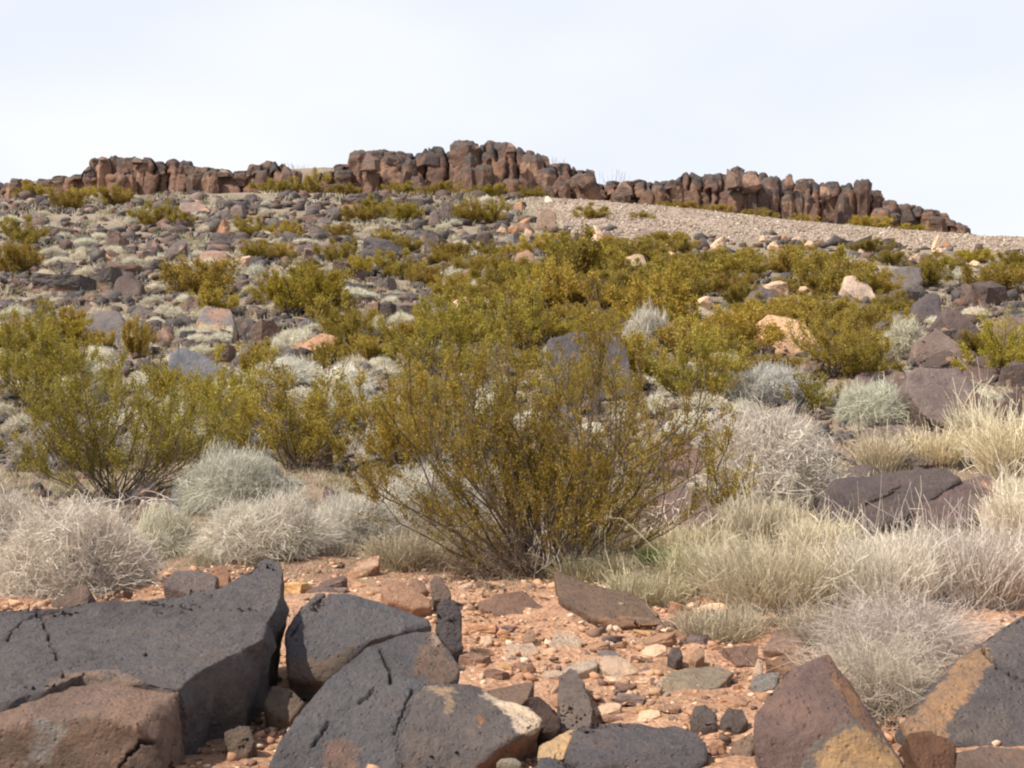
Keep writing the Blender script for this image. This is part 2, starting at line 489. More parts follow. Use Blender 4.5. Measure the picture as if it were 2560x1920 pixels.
HEROES = [
 # name, label, pts, colour, kwargs, landmark
 ('boulder', 'smooth charcoal boulder with a long tapering tail and undercut orange base', [(712, 1613, .1), (716, 1567, .18), (751, 1516, .33), (789, 1485, .45), (867, 1483, .48), (902, 1500, .45), (949, 1524, .45), (1034, 1537, .45), (1073, 1549, .42),
   (1079, 1567, .4), (990, 1606, .3), (930, 1600, .12), (723, 1690, 0), (758, 1700, 0), (813, 1700, .02), (850, 1690, .05)], (.135, .124, .126),
  dict(seed=21, y0=4.95, back=.3, L=.018, disp=.012, patches=[([(715, 1640), (800, 1650), (880, 1625), (960, 1600), (960, 1720), (700, 1720)], (.17, .12, .085))],
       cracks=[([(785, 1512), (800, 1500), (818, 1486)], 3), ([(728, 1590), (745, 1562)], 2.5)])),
 ('boulder', 'light grey leaning wedge boulder with a round brown spot and a split top', [(672, 1935, .0), (700, 1862, .08), (739, 1804, .2), (817, 1707, .38), (910, 1621, .6), (953, 1613, .62), (1042, 1578, .75), (1085, 1578, .75), (1104, 1609, .68), (1139, 1648, .6), (1151, 1676, .52),
   (1147, 1712, .45), (1062, 1716, .42), (1030, 1760, .25), (995, 1827, .1), (985, 1960, -.08), (700, 2010, -.1)], (.165, .150, .146),
  dict(seed=22, y0=4.05, back=.3, L=.018, disp=.010, freq=4,
       patches=[([(800, 1900), (808, 1860), (835, 1842), (868, 1846), (890, 1870), (894, 1925), (870, 1960), (820, 1960)], (.30, .185, .135)),
                ([(1040, 1625), (1075, 1585), (1090, 1585), (1150, 1680), (1146, 1715), (1075, 1712), (1030, 1690)], (.27, .17, .115)),
                ([(1070, 1590), (1092, 1582), (1112, 1612), (1085, 1612)], (.52, .36, .25))],
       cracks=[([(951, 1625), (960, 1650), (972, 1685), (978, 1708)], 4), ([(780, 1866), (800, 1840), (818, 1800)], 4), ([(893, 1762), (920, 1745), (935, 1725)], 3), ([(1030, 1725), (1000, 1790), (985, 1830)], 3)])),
 ('boulder', 'pitted dark boulder with a broad white crust on its shoulder', [(1062, 1712, .42), (1110, 1710, .42), (1202, 1718, .40), (1260, 1745, .36), (1330, 1763, .3), (1353, 1800, .22), (1349, 1819, .18), (1283, 1845, .08), (1244, 1866, .03), (1182, 1925, -.02), (1180, 2010, 0),
   (1038, 1753, .25), (997, 1827, .1), (990, 1900, 0), (995, 2010, -.05)], (.135, .115, .108),
  dict(seed=23, y0=4.0, back=.3, L=.017, disp=.013, freq=6,
       patches=[([(1200, 1720), (1225, 1722), (1300, 1760), (1340, 1775), (1356, 1800), (1345, 1822), (1290, 1838), (1275, 1800), (1245, 1772), (1222, 1755)], (.72, .57, .42)),
                ([(1060, 1712), (1130, 1712), (1140, 1760), (1140, 1790), (1115, 1790), (1110, 1745), (1065, 1730)], (.40, .28, .18)),
                ([(1190, 1800), (1205, 1785), (1208, 1825), (1196, 1830)], (.34, .17, .09)),
                ([(1250, 1862), (1345, 1822), (1360, 1870), (1190, 1950), (1180, 1925)], (.26, .13, .075))])),
 ('rock', 'upright narrow dark stone standing against the light grey wedge boulder', [(1089, 1508, .1), (1112, 1493, .12), (1139, 1497, .12), (1153, 1528, .1), (1161, 1621, .02), (1133, 1632, 0), (1108, 1605, 0), (1083, 1567, .04)], (.12, .10, .098), dict(seed=24, y0=5.5, back=.15, L=.018, disp=.008)),
 ('rock', 'flat orange-brown rock sitting on bare soil behind the charcoal boulder', [(952, 1450, .2), (988, 1444, .22), (1038, 1469, .16), (1077, 1500, .1), (1077, 1516, .03), (1034, 1521, 0), (968, 1500, .02), (948, 1473, .1)], (.34, .20, .13), dict(seed=25, y0=6.5, back=.2, L=.02, disp=.008)),
 ('rock', 'small rounded brown stone touching the flat orange-brown rock', [(1019, 1462, .1), (1030, 1446, .12), (1055, 1450, .12), (1066, 1475, .04), (1050, 1488, 0)], (.27, .165, .11), dict(seed=26, y0=7.0, back=.15, L=.02)),
 ('rock', 'small brown stump-shaped stone behind the upright narrow stone', [(1071, 1455, .1), (1085, 1433, .12), (1108, 1440, .1), (1130, 1485, .02), (1120, 1500, 0), (1080, 1500, 0)], (.21, .15, .11), dict(seed=27, y0=6.6, back=.15, L=.02)),
 ('rock', 'long orange and cream stone lying like a shoe below the pale tussocks', [(861, 1440, .05), (880, 1418, .15), (906, 1398, .25), (949, 1388, .28), (948, 1411, .15), (910, 1436, .05), (870, 1452, 0)], (.46, .245, .14),
  dict(seed=28, y0=8.2, back=.12, L=.02, disp=.008, patches=[([(885, 1420), (915, 1396), (955, 1386), (940, 1412), (905, 1432)], (.66, .46, .33))])),
 ('rock', 'broad rusty brown ledge stone under the roots of the creosote bush', [(1194, 1508, .2), (1275, 1481, .4), (1306, 1473, .42), (1361, 1524, .2), (1364, 1552, .05), (1314, 1553, 0), (1240, 1535, .02), (1200, 1518, .1)], (.27, .16, .11), dict(seed=29, y0=6.5, back=.25, L=.022, disp=.012)),
 ('rock', 'long low brown ledge of rock running downhill beside the creosote roots', [(1385, 1428, .9), (1500, 1470, .6), (1596, 1490, .4), (1653, 1536, .15), (1658, 1560, 0), (1557, 1568, 0), (1490, 1545, .05), (1400, 1500, .35)], (.22, .145, .10),
  dict(seed=30, y0=6.35, back=.3, L=.024, disp=.014, patches=[([(1500, 1545), (1560, 1540), (1660, 1556), (1600, 1580), (1500, 1570)], (.42, .23, .13))])),
 ('rock', 'upright grey-brown slab stone between the white crusted boulder and the soil', [(1400, 1690, .66), (1424, 1671, .72), (1441, 1674, .70), (1462, 1710, .5), (1482, 1772, .22), (1484, 1815, .06), (1400, 1840, 0), (1396, 1760, .3)], (.19, .145, .12), dict(seed=31, y0=4.36, back=.10, L=.018, disp=.008)),
 ('rock', 'flat chocolate stone wedged behind the white crusted boulder', [(1215, 1724, .2), (1280, 1708, .28), (1340, 1698, .3), (1322, 1744, .05), (1300, 1766, 0), (1240, 1760, .05)], (.20, .13, .095), dict(seed=32, y0=4.5, back=.2, L=.018)),
 ('rock', 'blackish brown lump beside the white crusted boulder', [(1322, 1745, .08), (1350, 1738, .1), (1385, 1765, .06), (1402, 1795, .02), (1396, 1822, 0), (1352, 1824, 0)], (.10, .062, .05), dict(seed=33, y0=4.38, back=.14, L=.018)),
 ('boulder', 'long blackish boulder with a saddle-shaped back below the gravelly soil', [(1411, 1900, 0), (1423, 1829, .2), (1462, 1808, .28), (1516, 1804, .3), (1560, 1812, .28), (1640, 1806, .28), (1692, 1806, .27), (1749, 1832, .18), (1768, 1862, .08), (1770, 1900, .02), (1700, 1960, -.05), (1480, 1990, -.05)], (.105, .092, .096),
  dict(seed=34, y0=3.95, back=.25, L=.017, disp=.016, freq=6)),
 ('rock', 'flat-topped dark stone cut off at the bottom edge beside a tan block', [(1318, 1935, 0), (1350, 1893, .12), (1365, 1888, .14), (1415, 1897, .12), (1470, 1935, 0)], (.11, .105, .115), dict(seed=35, y0=3.72, back=.2, L=.018)),
 ('rock', 'pale tan block tucked under the saddle-backed black boulder', [(1341, 1895, .03), (1345, 1862, .1), (1434, 1826, .16), (1425, 1860, .06), (1412, 1900, 0)], (.52, .36, .21), dict(seed=36, y0=4.05, back=.1, L=.018, sink=.05)),
 ('rock', 'small pale greenish stone under the pitted white-crusted boulder', [(1240, 1908, 0), (1252, 1896, .03), (1290, 1894, .03), (1306, 1908, .01), (1290, 1925, 0)], (.30, .26, .19), dict(seed=37, y0=3.95, back=.06, L=.015, disp=.004)),
 ('rock', 'brown cube-like stone in the gap beside the huge slab', [(661, 1758, .05), (680, 1716, .12), (727, 1724, .1), (762, 1756, .08), (726, 1804, 0), (672, 1775, .02)], (.215, .155, .11), dict(seed=38, y0=4.62, back=.12, L=.016, disp=.007)),
 ('rock', 'small square brown stone low in the gap beside the huge slab', [(560, 1830, .04), (600, 1812, .07), (622, 1814, .07), (638, 1856, .02), (620, 1890, 0), (580, 1900, 0)], (.20, .145, .105), dict(seed=39, y0=4.2, back=.1, L=.016, disp=.007)),
 ('rock', 'small brown stone with a sharp dark end beneath the white wiry tussock', [(132, 1505, .05), (180, 1475, .12), (215, 1459, .14), (222, 1480, .08), (220, 1512, 0), (150, 1522, 0)], (.19, .13, .10), dict(seed=40, y0=6.7, back=.14, L=.018)),
 ('rock', 'flat grey-brown stone just behind the huge slab', [(405, 1462, .08), (440, 1425, .3), (500, 1425, .3), (545, 1440, .2), (540, 1475, .02), (470, 1486, 0)], (.185, .145, .13), dict(seed=41, y0=6.6, back=.14, L=.02)),
 ('rock', 'rounded stone with an orange face and dark hollow at the slab tip', [(505, 1440, .06), (530, 1416, .14), (562, 1410, .14), (576, 1430, .08), (570, 1462, 0), (510, 1466, 0)], (.33, .18, .11), dict(seed=42, y0=6.9, back=.12, L=.018)),
 ('rock', 'reddish loaf-shaped rock poking above the wiry white tussock', [(203, 1310, .1), (225, 1282, .18), (268, 1275, .2), (300, 1292, .12), (306, 1318, 0), (260, 1330, 0), (215, 1325, 0)], (.33, .19, .13), dict(seed=43, y0=10.2, back=.25, L=.03)),
 ('boulder', 'tall triangular brown boulder with a pointed tip and ochre scar', [(2070, 1632, .42), (2030, 1655, .38), (1979, 1667, .36), (1930, 1725, .28), (1883, 1787, .2), (1885, 1850, .1), (1900, 1960, 0), (2085, 1680, .36), (2100, 1740, .22), (2125, 1800, .1), (2142, 1728, .4), (2156, 1787, .3), (2190, 1830, .2), (2235, 1880, .1), (2275, 1960, 0), (2000, 2050, -.08), (2200, 2050, -.06)], (.205, .135, .115),
  dict(seed=44, y0=3.72, back=.2, L=.017, disp=.009, freq=5,
       patches=[([(2003, 1920), (2020, 1860), (2080, 1830), (2115, 1795), (2160, 1808), (2220, 1880), (2290, 1980), (1990, 2000)], (.235, .205, .175)),
                ([(2040, 1925), (2030, 1890), (2070, 1850), (2120, 1824), (2170, 1830), (2225, 1880), (2275, 1960), (2060, 2000)], (.56, .35, .165)),
                ([(2070, 1628), (2082, 1640), (2145, 1725), (2160, 1790), (2195, 1835), (2165, 1822), (2120, 1790), (2085, 1700)], (.36, .19, .10))])),
 ('boulder', 'large smooth boulder part ochre and part charcoal under the tangled dead grass', [(2257, 1815, .1), (2315, 1744, .25), (2365, 1690, .38), (2410, 1639, .5), (2482, 1586, .6), (2560, 1538, .7), (2700, 1530, .7), (2267, 1838, .06), (2391, 1866, .05), (2560, 1886, .05), (2720, 1900, .05)], (.150, .128, .124),
  dict(seed=45, y0=4.02, back=.35, L=.019, disp=.009, freq=4,
       patches=[([(2250, 1815), (2320, 1740), (2410, 1640), (2470, 1610), (2480, 1660), (2440, 1720), (2410, 1760), (2370, 1800), (2350, 1850), (2260, 1840)], (.46, .275, .15))],
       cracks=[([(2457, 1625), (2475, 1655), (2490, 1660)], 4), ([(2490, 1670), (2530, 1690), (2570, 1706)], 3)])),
 ('rock', 'dark rust-coloured crumbly rock under the ochre and charcoal boulder', [(2268, 1835, .12), (2330, 1826, .14), (2391, 1860, .1), (2392, 1960, 0), (2320, 1960, 0), (2290, 1900, .04)], (.17, .085, .05), dict(seed=46, y0=3.74, back=.2, L=.018, disp=.014)),
 ('rock', 'flat brown rock at the foot of the ochre and charcoal boulder', [(2388, 1878, .15), (2460, 1868, .18), (2560, 1876, .18), (2680, 1880, .15), (2680, 1960, 0), (2395, 1960, 0)], (.27, .18, .135), dict(seed=47, y0=3.68, back=.2, L=.02)),
 ('rock', 'flat tan paving-like stone set in the gravelly soil with a cream rim', [(1634, 1720, .08), (1655, 1690, .22), (1700, 1672, .3), (1790, 1660, .38), (1836, 1680, .25), (1800, 1715, .1), (1740, 1738, .02), (1665, 1742, 0)], (.30, .235, .165),
  dict(seed=48, y0=5.0, back=.05, L=.02, disp=.006, sink=.08, patches=[([(1620, 1720), (1650, 1690), (1668, 1690), (1650, 1722), (1690, 1740), (1660, 1755)], (.62, .42, .29))])),
 ('rock', 'flat grey plate of stone leaning beside the pointed triangular boulder', [(1869, 1715, .04), (1895, 1685, .16), (1952, 1678, .18), (1940, 1716, .03), (1900, 1732, 0)], (.235, .215, .195), dict(seed=49, y0=5.0, back=.06, L=.018, disp=.006, sink=.05)),
 ('rock', 'reddish brown brick-like stone with a pale knob on top', [(1800, 1612, .12), (1840, 1604, .14), (1902, 1607, .14), (1898, 1664, 0), (1840, 1662, 0)], (.25, .15, .105), dict(seed=50, y0=5.6, back=.14, L=.018)),
 ('rock', 'flat rosy brown stone beneath the straw grass clump', [(1905, 1625, .05), (1935, 1575, .35), (1990, 1578, .35), (2024, 1615, .1), (2010, 1632, 0)], (.30, .20, .15), dict(seed=51, y0=5.75, back=.1, L=.02, sink=.06)),
 ('rock', 'orange ledge stone behind the tip of the triangular boulder', [(1912, 1650, .05), (1960, 1630, .2), (2075, 1626, .25), (2060, 1668, .02), (1960, 1678, 0)], (.38, .22, .13), dict(seed=52, y0=5.3, back=.1, L=.02)),
 ('rock', 'dark round cobble beside the saddle-backed black boulder', [(1725, 1795, .03), (1735, 1765, .08), (1765, 1760, .08), (1793, 1785, .04), (1792, 1815, 0), (1750, 1822, 0)], (.15, .12, .105), dict(seed=53, y0=4.45, back=.08, L=.015, disp=.006)),
 ('rock', 'dark oval cobble next to the triangular boulder', [(1797, 1795, .03), (1815, 1768, .08), (1860, 1770, .08), (1874, 1800, .02), (1850, 1826, 0), (1805, 1820, 0)], (.16, .125, .105), dict(seed=54, y0=4.42, back=.08, L=.015, disp=.006)),
 ('rock', 'brown oval stone tilted against the foot of the triangular boulder', [(1816, 1892, .02), (1835, 1850, .07), (1878, 1828, .1), (1893, 1850, .06), (1880, 1890, 0), (1840, 1915, 0)], (.19, .135, .105), dict(seed=55, y0=4.1, back=.1, L=.016, disp=.006)),
 ('rock', 'orange corner stone squeezed between oval stone and triangular boulder', [(1880, 1915, .02), (1893, 1875, .06), (1912, 1868, .06), (1915, 1930, 0)], (.36, .21, .12), dict(seed=56, y0=4.0, back=.06, L=.016, disp=.006)),
 ('rock', 'thick cream stone lying in the soil with a dark pitted top', [(1252, 1620, .05), (1275, 1605, .15), (1335, 1602, .17), (1350, 1625, .05), (1335, 1648, 0), (1262, 1646, 0)], (.62, .44, .31), dict(seed=57, y0=5.65, back=.08, L=.018, disp=.006)),
 ('rock', 'round cream boulder-like stone half buried below the creosote roots', [(1369, 1610, .05), (1390, 1580, .2), (1430, 1577, .22), (1456, 1598, .12), (1450, 1632, 0), (1385, 1638, 0)], (.64, .47, .33), dict(seed=58, y0=5.8, back=.1, L=.018)),
 ('rock', 'long cream stone pointing uphill above the upright grey-brown slab stone', [(1396, 1680, .02), (1430, 1658, .15), (1492, 1643, .24), (1493, 1664, .08), (1450, 1680, .02), (1405, 1694, 0)], (.70, .54, .40), dict(seed=59, y0=5.25, back=.06, L=.018, disp=.006)),
 ('rock', 'small cream cube of stone near the upright narrow dark stone', [(1198, 1602, .03), (1202, 1588, .06), (1230, 1587, .06), (1233, 1605, .02), (1215, 1612, 0)], (.66, .46, .33), dict(seed=60, y0=5.95, back=.07, L=.016, disp=.004)),
 ('rock', 'orange lump of stone just below the rusty ledge', [(1303, 1600, .03), (1318, 1570, .08), (1332, 1572, .08), (1342, 1600, .02), (1325, 1606, 0)], (.50, .30, .19), dict(seed=61, y0=6.0, back=.08, L=.016, disp=.005)),
 ('rock', 'small dark round stone beside a square tan one above the paving-like stone', [(1668, 1638, .03), (1680, 1616, .06), (1700, 1618, .06), (1708, 1640, .02), (1690, 1652, 0)], (.15, .115, .10), dict(seed=62, y0=5.55, back=.08, L=.016, disp=.005)),
 ('rock', 'square tan stone above the paving-like stone', [(1722, 1645, .03), (1735, 1620, .1), (1762, 1618, .1), (1763, 1638, .04), (1740, 1652, 0)], (.40, .25, .16), dict(seed=63, y0=5.5, back=.08, L=.016, disp=.005)),
 ('rock', 'cream shard standing on edge behind the flat grey plate', [(1880, 1685, .02), (1895, 1645, .05), (1908, 1650, .05), (1905, 1685, 0)], (.62, .44, .31), dict(seed=64, y0=5.15, back=.05, L=.016, disp=.004)),
 # right middle ground
 ('boulder', 'broad dark rock platform with a thin crack amid straw grass', [(2038, 1300, 0), (2046, 1244, .3), (2085, 1200, .7), (2198, 1178, 1.0), (2367, 1174, 1.1), (2402, 1200, .9), (2300, 1230, .6), (2252, 1300, .2), (2150, 1345, 0)], (.150, .112, .10),
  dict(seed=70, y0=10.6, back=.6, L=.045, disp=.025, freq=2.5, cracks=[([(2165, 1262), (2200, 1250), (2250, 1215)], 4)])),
 ('boulder', 'tilted purplish slab with a dark undercut edge above the white grass', [(2240, 1246, .25), (2291, 1227, .5), (2472, 1189, .9), (2497, 1195, .9), (2525, 1252, .5), (2500, 1290, .2), (2400, 1310, .05), (2300, 1330, 0), (2265, 1300, .1)], (.155, .108, .098),
  dict(seed=71, y0=9.7, back=.5, L=.04, disp=.02, freq=3, patches=[([(2450, 1210), (2480, 1205), (2528, 1255), (2500, 1262)], (.36, .22, .16))])),
 ('rock', 'low brown stone resting on the corner of the cracked rock platform', [(2085, 1205, .1), (2120, 1165, .4), (2180, 1155, .4), (2200, 1175, .3), (2150, 1205, .05)], (.155, .12, .11), dict(seed=72, y0=11.2, back=.3, L=.035, sink=.1)),
 ('boulder', 'rounded grey-brown dome rock behind a screen of grass blades', [(2150, 1130, .1), (2162, 1070, .5), (2249, 1056, .7), (2333, 1080, .6), (2384, 1121, .3), (2395, 1160, 0), (2250, 1175, 0)], (.20, .155, .13), dict(seed=73, y0=13.2, back=.8, L=.06, disp=.03, freq=2)),
 ('boulder', 'large sloping mauve-grey boulder rising out of blond grass', [(2262, 975, .4), (2270, 930, .7), (2291, 919, .8), (2396, 925, .9), (2438, 986, .6), (2493, 1024, .3), (2485, 1085, 0), (2375, 1070, .1), (2308, 1040, .2)], (.175, .132, .118), dict(seed=74, y0=15.6, back=1.0, L=.07, disp=.035, freq=1.6)),
 ('boulder', 'brown block supporting a tilted dark prism', [(2280, 925, 0), (2287, 850, .3), (2340, 811, .6), (2400, 860, .4), (2410, 925, .1)], (.20, .145, .125), dict(seed=75, y0=19.5, back=1.0, L=.08, disp=.04, freq=1.5)),
 ('boulder', 'tilted prism-shaped dark brown boulder leaning on the brown block', [(2357, 790, .3), (2362, 763, .5), (2400, 775, .5), (2452, 826, .3), (2461, 893, 0), (2413, 889, 0), (2375, 830, .1)], (.125, .09, .08), dict(seed=76, y0=20.2, back=1.0, L=.08, disp=.03, freq=1.5)),
 ('boulder', 'steep dark red-brown boulder uphill of the dome rock at the grass edge', [(2395, 1090, 0), (2400, 1020, .4), (2440, 985, .6), (2490, 1000, .6), (2510, 1060, .2), (2500, 1110, 0)], (.135, .088, .075), dict(seed=101, y0=14, back=.8, L=.06, disp=.03, freq=2)),
 ('boulder', 'russet boulder below the plum-brown slab', [(2400, 965, 0), (2410, 905, .5), (2470, 880, .8), (2550, 890, .8), (2590, 960, .1)], (.15, .10, .085), dict(seed=102, y0=18, back=.9, L=.08, disp=.04, freq=1.6)),
 ('boulder', 'low dark boulder between pale domed tussock and brown block', [(2130, 965, 0), (2145, 925, .4), (2200, 905, .6), (2262, 925, .5), (2275, 968, 0)], (.14, .10, .09), dict(seed=103, y0=18, back=.8, L=.08, disp=.04, freq=1.6)),
 ('boulder', 'square dark brown boulder uphill of the plum-brown slab', [(2400, 765, 0), (2405, 715, .5), (2450, 700, .8), (2490, 715, .6), (2500, 765, 0)], (.12, .085, .075), dict(seed=104, y0=27, back=1, L=.1, disp=.05, freq=1.4)),
 ('boulder', 'rounded nearly black boulder touching the tilted prism', [(2280, 800, 0), (2285, 755, .3), (2320, 727, .6), (2350, 735, .6), (2358, 790, .2), (2340, 812, 0)], (.095, .078, .08), dict(seed=77, y0=23.5, back=1.0, L=.1, disp=.05, freq=1.2)),
 ('boulder', 'flat plum-brown slab lying uphill of the yellow-green edge bush', [(2450, 870, 0), (2465, 825, .5), (2520, 788, 1), (2600, 795, 1), (2620, 880, 0)], (.175, .12, .10), dict(seed=78, y0=22.5, back=1.2, L=.1, disp=.04, freq=1.2)),
 ('boulder', 'dark red jagged boulder cut by the picture edge above blond grass', [(2480, 1100, .2), (2502, 1012, .6), (2545, 975, .8), (2640, 960, .8), (2660, 1140, 0), (2502, 1145, 0)], (.125, .075, .062), dict(seed=79, y0=12.6, back=.8, L=.06, disp=.03, freq=2)),
 ('boulder', 'big slate-grey boulder behind the crown of the creosote bush', [(1360, 1000, 0), (1370, 850, .8), (1430, 832, 1.1), (1537, 825, 1.1), (1564, 859, .9), (1580, 917, .5), (1592, 985, .1), (1450, 1010, 0)], (.11, .095, .095), dict(seed=80, y0=18.2, back=1.4, L=.09, disp=.05, freq=1.2)),
 ('boulder', 'rounded purplish boulder seen through creosote twigs', [(1620, 1205, 0), (1630, 1140, .3), (1680, 1108, .5), (1740, 1118, .5), (1775, 1170, .2), (1780, 1212, 0)], (.235, .155, .135), dict(seed=81, y0=12.4, back=.6, L=.05, disp=.02, freq=2)),
 ('boulder', 'brown boulder behind bare grey dead branches', [(1585, 1330, 0), (1600, 1240, .3), (1680, 1215, .45), (1770, 1225, .4), (1800, 1300, .1), (1760, 1345, 0)], (.19, .13, .11), dict(seed=82, y0=10.0, back=.5, L=.045, disp=.02, freq=2)),
 ('boulder', 'blocky layered cream and orange boulder among creosote shrubs', [(1885, 875, 0), (1890, 805, .2), (1920, 785, .3), (2005, 800, .3), (2045, 850, .1), (2035, 888, 0), (1940, 888, 0)], (.68, .43, .25), dict(seed=83, y0=23.2, back=.9, L=.09, disp=.05, freq=1.8)),
 ('boulder', 'dark grey granular boulder between the branchy shrub and the grey tussock', [(420, 1260, .1), (428, 1215, .4), (470, 1192, .6), (545, 1186, .65), (575, 1215, .5), (595, 1268, .1), (530, 1288, 0), (440, 1290, 0)], (.135, .135, .138), dict(seed=84, y0=11.0, back=.6, L=.045, disp=.02, freq=2)),
 ('boulder', 'pale blue-grey boulder with a broad flat face behind olive twigs', [(409, 943, .2), (423, 881, .6), (448, 867, .7), (506, 881, .8), (579, 925, .7), (585, 985, .4), (520, 1010, .1), (463, 1006, 0)], (.168, .165, .175), dict(seed=85, y0=18.5, back=.9, L=.08, disp=.03, freq=1.5)),
 ('boulder', 'wide grey rock with a black hollow below the blue-grey boulder', [(420, 1085, 0), (427, 1040, .4), (500, 1022, .7), (580, 1030, .7), (600, 1060, .3), (560, 1090, 0)], (.15, .148, .155), dict(seed=86, y0=15.6, back=.7, L=.07, disp=.03, freq=1.6)),
 ('boulder', 'block with a rusty lid and an orange underside among pale tussocks', [(489, 842, .2), (488, 810, .3), (510, 762, .8), (575, 770, .8), (580, 800, .5), (600, 845, .1), (575, 848, 0), (495, 838, .1)], (.16, .145, .14),
  dict(seed=87, y0=25.0, back=.9, L=.08, disp=.03, freq=1.5, patches=[([(505, 765), (580, 765), (580, 790), (540, 808), (515, 785)], (.27, .165, .125)), ([(488, 808), (575, 818), (580, 850), (490, 845)], (.38, .21, .10))])),
 ('boulder', 'grey-brown block with flat sloping top beside a lone yellow bush', [(200, 800, .3), (232, 778, .8), (295, 776, .9), (312, 800, .5), (322, 845, .1), (300, 870, 0), (260, 862, 0), (215, 820, .1)], (.155, .135, .128), dict(seed=88, y0=24.0, back=.9, L=.08, disp=.03, freq=1.5)),
 ('boulder', 'reddish brown smooth boulder standing out uphill of green shrubs', [(498, 660, 0), (500, 632, .4), (530, 624, .6), (568, 630, .5), (576, 660, .1), (560, 672, 0)], (.28, .18, .145), dict(seed=89, y0=41, back=1.2, L=.14, disp=.06, freq=1, mat='mid')),
 ('boulder', 'knobbly brown boulder above the strip of pale tussocks', [(284, 735, 0), (292, 700, .5), (320, 692, .6), (350, 712, .4), (352, 735, 0), (320, 750, 0)], (.15, .105, .085), dict(seed=90, y0=31, back=1, L=.12, disp=.08, freq=1.2, mat='mid')),
 ('boulder', 'wide smooth brown boulder with an orange flank near the mesa foot', [(440, 535, 0), (452, 508, .6), (500, 500, .8), (522, 515, .4), (528, 540, 0)], (.23, .165, .135), dict(seed=91, y0=68, back=1.6, L=.2, disp=.08, freq=.8, mat='mid', patches=[([(495, 520), (520, 510), (530, 545), (500, 542)], (.38, .23, .16))])),
 ('boulder', 'rounded two-tone tan boulder by a pair of small cream blocks', [(1561, 668, 0), (1566, 642, .4), (1590, 632, .5), (1610, 640, .4), (1619, 662, .1), (1600, 680, 0)], (.58, .42, .26), dict(seed=92, y0=38, back=1.2, L=.14, disp=.05, freq=1, mat='mid')),
 ('boulder', 'slanting cream boulder streaked with white below the scree edge', [(2106, 720, .2), (2112, 690, .6), (2150, 688, .7), (2180, 715, .5), (2201, 748, .1), (2185, 764, 0), (2140, 745, 0)], (.68, .50, .36), dict(seed=93, y0=29, back=1.1, L=.11, disp=.06, freq=1.3, mat='mid')),
 ('boulder', 'cubic dark grey boulder with a flat top uphill of the tilted prism', [(2226, 710, 0), (2230, 672, .5), (2245, 668, .8), (2308, 665, .9), (2311, 700, .3), (2290, 728, 0)], (.15, .13, .12), dict(seed=94, y0=31, back=1.0, L=.11, disp=.05, freq=1.3, mat='mid')),
 ('boulder', 'pink and cream speckled boulder amid green creosote', [(1119, 780, 0), (1130, 748, .4), (1165, 738, .6), (1192, 750, .4), (1200, 780, 0), (1160, 792, 0)], (.52, .34, .25), dict(seed=95, y0=28.5, back=1.0, L=.11, disp=.06, freq=1.3, mat='mid')),
 ('boulder', 'white and orange boulder perched behind the slate-grey boulder', [(1450, 835, 0), (1460, 800, .3), (1490, 772, .5), (1520, 790, .4), (1550, 835, 0)], (.74, .55, .40), dict(seed=96, y0=25.5, back=.8, L=.1, disp=.06, freq=1.3, mat='mid')),
 ('boulder', 'orange-brown angular boulder on the open scree foot', [(1282, 650, 0), (1290, 630, .4), (1320, 621, .6), (1337, 632, .4), (1339, 652, .1), (1310, 662, 0)], (.36, .21, .14), dict(seed=97, y0=42, back=1.2, L=.14, disp=.07, freq=1, mat='mid')),
 ('boulder', 'large brown boulder crowning the rubble mound beside the scree', [(1337, 570, 0), (1345, 535, .6), (1365, 520, .8), (1390, 530, .6), (1398, 565, .1), (1370, 580, 0)], (.22, .155, .115), dict(seed=98, y0=55, back=1.5, L=.18, disp=.08, freq=.9, mat='mid')),
 ('boulder', 'pointed white stone standing at the top corner of the scree', [(1357, 514, 0), (1363, 492, .3), (1371, 488, .4), (1384, 505, .2), (1386, 516, 0)], (.74, .64, .54), dict(seed=99, y0=66, back=.8, L=.15, disp=.05, freq=.9, mat='mid')),
 ('boulder', 'upright dark rock fin in the middle of the upper slope', [(1069, 562, 0), (1075, 530, .3), (1088, 519, .4), (1098, 535, .3), (1101, 565, 0)], (.13, .095, .085), dict(seed=100, y0=58, back=1.0, L=.15, disp=.07, freq=1, mat='mid')),
]


def build_heroes():
    for name, label, pts, col, kw in HEROES:
        kw = dict(kw); seed = kw.pop('seed')
        if kw.get('mat') == 'mid': kw['mat'] = M_ROCK_MID
        elif kw.get('y0', 5) > 14: kw['mat'] = M_ROCK_MID
        # seat the rock: keep the given depth but nudge it to where the slope really is
        ub = sum(p[0] for p in pts) / len(pts); vb = max(p[1] for p in pts)
        if kw.get('y0', 5) > 8:
            kw['y0'] = ground(ub, vb - 3)[1]
        if 'sink' not in kw: kw['sink'] = max(0.14, kw['y0'] * 0.015)
        hull_rock(name, label, pts, col, seed, cat='boulder' if name == 'boulder' else 'rock', **kw)


build_heroes()

